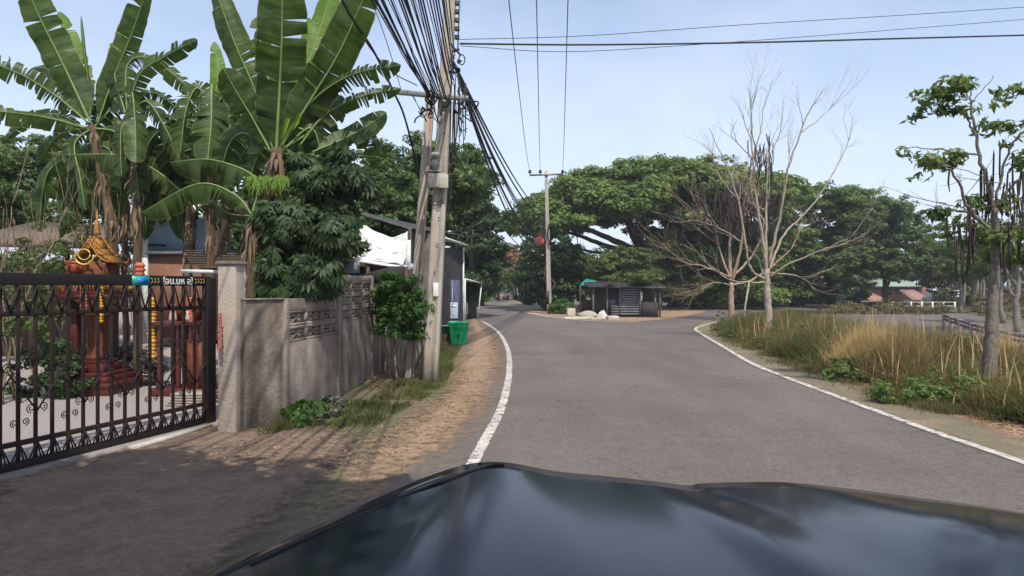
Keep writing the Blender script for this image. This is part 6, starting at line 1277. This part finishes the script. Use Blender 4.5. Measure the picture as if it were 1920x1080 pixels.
GR1 = gmat('grass_olive', (.075, .075, .03), (.20, .165, .075), (.36, .27, .14)); GR2 = gmat('grass_green', (.04, .075, .02), (.12, .16, .05), (.22, .22, .09)); GR3 = gmat('grass_straw', (.42, .28, .14), (.62, .45, .25), (.70, .56, .34)); GR4 = gmat('grass_rusty', (.12, .075, .04), (.22, .13, .075), (.28, .17, .11))
def filt(f, cond):
    def q(g, n):
        P = f(g, int(n*3)); k = cond(P, g); return P[k][:n]
    return q
base_p = isl_pts()
blades('tall_grass', base_p, 56000, isl_h(.3, 1.1), .0065, GR1, 201, 'olive and straw coloured tall grass over the roadside island', .85)
blades('green_weeds', filt(isl_pts(), lambda P, g: vn(P[:, 0], P[:, 1], .45, 9.) > .02+g.normal(0, .08, len(P))), 26000, isl_h(.2, .85), .011, GR2, 202, 'green weeds growing through the tall grass', .9)
blades('rusty_grass', filt(isl_pts(), lambda P, g: vn(P[:, 0], P[:, 1], .5, 17.) > .05+g.normal(0, .08, len(P))), 19000, isl_h(.3, 1.1), .006, GR4, 203, 'rusty brown seeding grass patches on the island', .7)
sc = [(G(1605, 712), .55, 1.0), (G(1635, 700), .5, .9), (G(1600, 700), .6, .9), (G(1700, 720), .3, .9), (G(1905, 690), .5, .75)]
def sp(g, n):
    k = g.integers(0, len(sc), n); c = np.array([[sc[i][0].x, sc[i][0].y] for i in k]); r = np.array([sc[i][1] for i in k])[:, None]; P = c+g.normal(0, .5, (n, 2))*r; return P[inpoly(P, isl)]
blades('straw_grass', sp, 10500, lambda XY, g: np.minimum(isl_h(.6, 1.05)(XY, g)*1.25, 1.1), .0045, GR3, 204, 'pale straw coloured dry grass tufts leaning in the sun', .32)
def strip(g, n):
    P = isl_pts()(g, 10); o_ = []; E = np.array(isl[:40]); 
    k = g.integers(0, len(E)-1, n); t = g.uniform(0, 1, (n, 1)); P = E[k]*(1-t)+E[k+1]*t; return P+np.stack([-np.abs(g.normal(0, .22, n)), -np.abs(g.normal(0, .16, n))], 1)
blades('verge_grass', filt(strip, lambda P, g: vn(P[:, 0], P[:, 1], 1.3, 5.) > -.15+g.normal(0, .1, len(P))), 16000, lambda XY, g: g.uniform(.02, .18, len(XY)), .006, GR1, 206, 'thin short grass creeping over the dirt strip beside the right road line', .8)
# low leafy scrub mixed through the grass
g = rng(240); cb = isl_pts(1.5)(g, 420); hh = isl_h(.3, .9)(cb, g)
for nm, sl_, sd_n, mt_, lab in (('scrub', slice(0, 190), 241, leafmat('scrub_olive', (.07, .085, .03), (.17, .175, .065), (.30, .27, .12), .3), 'olive leafy scrub tangled through the island grass'), ('scrub', slice(190, 330), 242, leafmat('scrub_brown', (.10, .065, .04), (.24, .16, .09), (.38, .28, .17), .25), 'brown dry scrub tangled through the island grass'), ('scrub', slice(330, 420), 243, leafmat('scrub_green', (.05, .10, .03), (.12, .19, .06), None, .3), 'fresh green scrub tangled through the island grass')):
    o = canopy(nm, mt_, None, [((c[0], c[1], max(.08, h*.62)), (.32*(1+c[1]/30), .32*(1+c[1]/30), max(.08, h*.45))) for c, h in zip(cb[sl_], hh[sl_])], .03, (40000, 30000, 18000)[sd_n-241], sd_n, tuft=.13, aspect=.35, inner=.2); tag(o, lab, 'scrub', kind='stuff')
# taller dead stalks
def sk(g, n): P = isl_pts(1.2)(g, n*2); return P[P[:, 1] < 20][:n]
blades('dry_stalks', sk, 420, lambda XY, g: np.clip(isl_h(.8, 1.2)(XY, g)*1.25, .3, 1.3), .012, GR3, 205, 'single tall bleached stalks rising from the grass', .3)
for i, (px, py, rr) in enumerate(((1590, 720, .3), (1830, 768, .35), (1700, 765, .3), (1400, 640, .45), (1365, 622, .5), (1790, 742, .35))):
    c = G(px, py); rt = empty('broadleaf_weed', c, ['low green weed clump below the straw grass', 'bright green weed clump at the foot of the pod tree', 'small green weed patch at the grass edge left of the pod tree', 'green weeds beside the white stake', 'green weeds at the pointed tip of the island', 'leafy green weeds left of the pod tree trunk'][i], 'weeds', 'green weed clumps along the island edge')
    canopy('foliage', MATS.get('leaf_weed') or leafmat('leaf_weed', (.08, .13, .035), (.18, .25, .07), (.28, .30, .12), .35), rt, [((c.x+rr*.5, c.y+.35, .16), (rr*1.5, rr, .2))], .036, 1300, 300+i, tuft=.16)
# left verge grass: along the wall foot and between wall and sand
lv = [tuple(G(*p)[:2]) for p in ((432, 818), (470, 826), (560, 806), (610, 812), (700, 800), (790, 752), (832, 725), (846, 700), (856, 668), (866, 648), (850, 640), (825, 650), (815, 690), (800, 715), (740, 722), (700, 745), (640, 765), (590, 780), (530, 805), (450, 812))]
def lvp(g, n):
    o_ = []; need = n
    while need > 0: P = np.stack([g.uniform(-3.2, -1.0, need*5), g.uniform(6.8, 20, need*5)], 1); P = P[inpoly(P, lv)]; o_.append(P); need -= len(P)
    return np.concatenate(o_)[:n]
blades('verge_grass', filt(lvp, lambda P, g: vn(P[:, 0], P[:, 1], 2.0, 5.) > -.25+g.normal(0, .15, len(P))), 19000, lambda XY, g: g.uniform(.02, .16, len(XY))*np.clip(.65+1.5*vn(XY[:, 0], XY[:, 1], 2.2, 2.), .1, 1.6), .005, gmat('grass_verge', (.05, .085, .025), (.17, .16, .065), (.36, .28, .15)), 210, 'short green grass on the verge between wall and sand', .6)
# dry fallen leaves and straw, flat on the ground
def litter(name, fn, n, s, m, seed, label, asp=.35):
    g = rng(seed); XY = fn(g, n); n = len(XY); P = np.concatenate([XY, g.uniform(.022, .04, (n, 1))], 1); Nm = np.tile([0, 0, 3.], (n, 1)); V, Fc = leaves_np(P, Nm, s, g, asp); return tag(link(name, npmesh(name, V, Fc), m), label, 'leaf litter', kind='stuff')
LIT = leafmat('leaf_litter', (.20, .11, .055), (.42, .28, .15), (.60, .48, .33), 0, .9, .1, 3)
def polyp(poly, bx):
    def f(g, n):
        P = np.stack([g.uniform(bx[0], bx[1], n*8), g.uniform(bx[2], bx[3], n*8)], 1); return P[inpoly(P, poly)][:n]
    return f
litter('leaf_litter', polyp([tuple(G(*p)[:2]) for p in ((330, 860), (430, 830), (640, 815), (740, 800), (830, 745), (860, 690), (905, 690), (890, 760), (830, 820), (700, 880), (500, 880), (340, 880))], (-3.6, -.5, 5.5, 14)), 1600, .022, LIT, 220, 'dry leaves and straw scattered over drive and sand')
litter('leaf_litter', polyp([tuple(G(*p)[:2]) for p in ((1480, 690), (1640, 735), (1760, 770), (1850, 795), (1930, 830), (2000, 820), (1900, 780), (1750, 735), (1500, 680))], (4, 8, 6, 15)), 1500, .03, LIT, 221, 'curled dry leaves along the edge of the island grass', .5)
litter('leaf_litter', polyp([tuple(G(*p)[:2]) for p in ((690, 735), (800, 715), (812, 690), (700, 690))], (-3, -1, 9, 14)), 700, .03, leafmat('litter_red', (.12, .035, .025), (.25, .10, .07), (.4, .3, .2), 0, .9), 222, 'reddish leaf litter below the bush stems')
litter('leaf_litter', polyp([(-.62, 3), (-.3, 8), (-.05, 12), (-.1, 17), (.6, 20), (2, 20), (4.2, 12), (4.6, 6), (4, 3)], (-1, 5, 3, 20)), 60, .018, LIT, 223, 'stray leaf crumbs on the road')
# unseen tree added left of the view to shade the drive and gate
tree('added_shade_tree', 'unseen leafy tree added over the viewpoint to shade the drive', Vector((-5.4, -1.6, 0)), [([Vector((-5.4, -1.6, 0)), Vector((-5.2, -1.2, 1.8)), Vector((-4.6, -.5, 4.4))], .2, .12), ([Vector((-4.6, -.5, 4.4)), Vector((-3, .8, 5.2)), Vector((-.6, 1.6, 5.7))], .1, .05)], [((-3.5, 1.0, 5.7), (1.4, 1.4, .7)), ((-2.1, 1.2, 5.8), (1.3, 1.3, .7)), ((-0.7, 1.0, 5.8), (1.2, 1.1, .6)), ((0.6, 0.4, 5.9), (1., 1., .6)), ((-4.8, 1.0, 5.5), (1.3, 1.5, .7)), ((-4.3, -0.8, 5.6), (1.6, 1.2, .8)), ((-1.9, -0.4, 5.8), (1.6, 1.2, .8)), ((-0.3, -0.8, 5.9), (1.4, 1.0, .7)), ((-6.1, 1.4, 5.4), (1.3, 1.6, .7)), ((-6.3, -0.8, 5.6), (1.6, 1.4, .8)), ((-2.9, -2.4, 5.8), (2.0, 1.4, .8)), ((-5.4, 2.4, 5.6), (1.3, 1.0, .6))], ML_dk, .15, 56000, 230, tuft=.45, inner=.1)

# ---------------------------------------------------------------- thin haze filling the air of the whole scene
hb = MB((0, 0, 0)); hb.box((0, 20, 14), (720, 720, 30)); hm = bpy.data.materials.new('air'); hm.use_nodes = True; t = hm.node_tree; t.nodes.clear()
ho = N(t, 'ShaderNodeOutputMaterial'); pv = N(t, 'ShaderNodeVolumePrincipled'); pv.inputs['Color'].default_value = (.86, .90, .96, 1); pv.inputs['Density'].default_value = .0009; pv.inputs['Anisotropy'].default_value = .2
t.links.new(pv.outputs[0], ho.inputs['Volume']); o = hb.build('haze', hm); tag(o, kind='stuff')
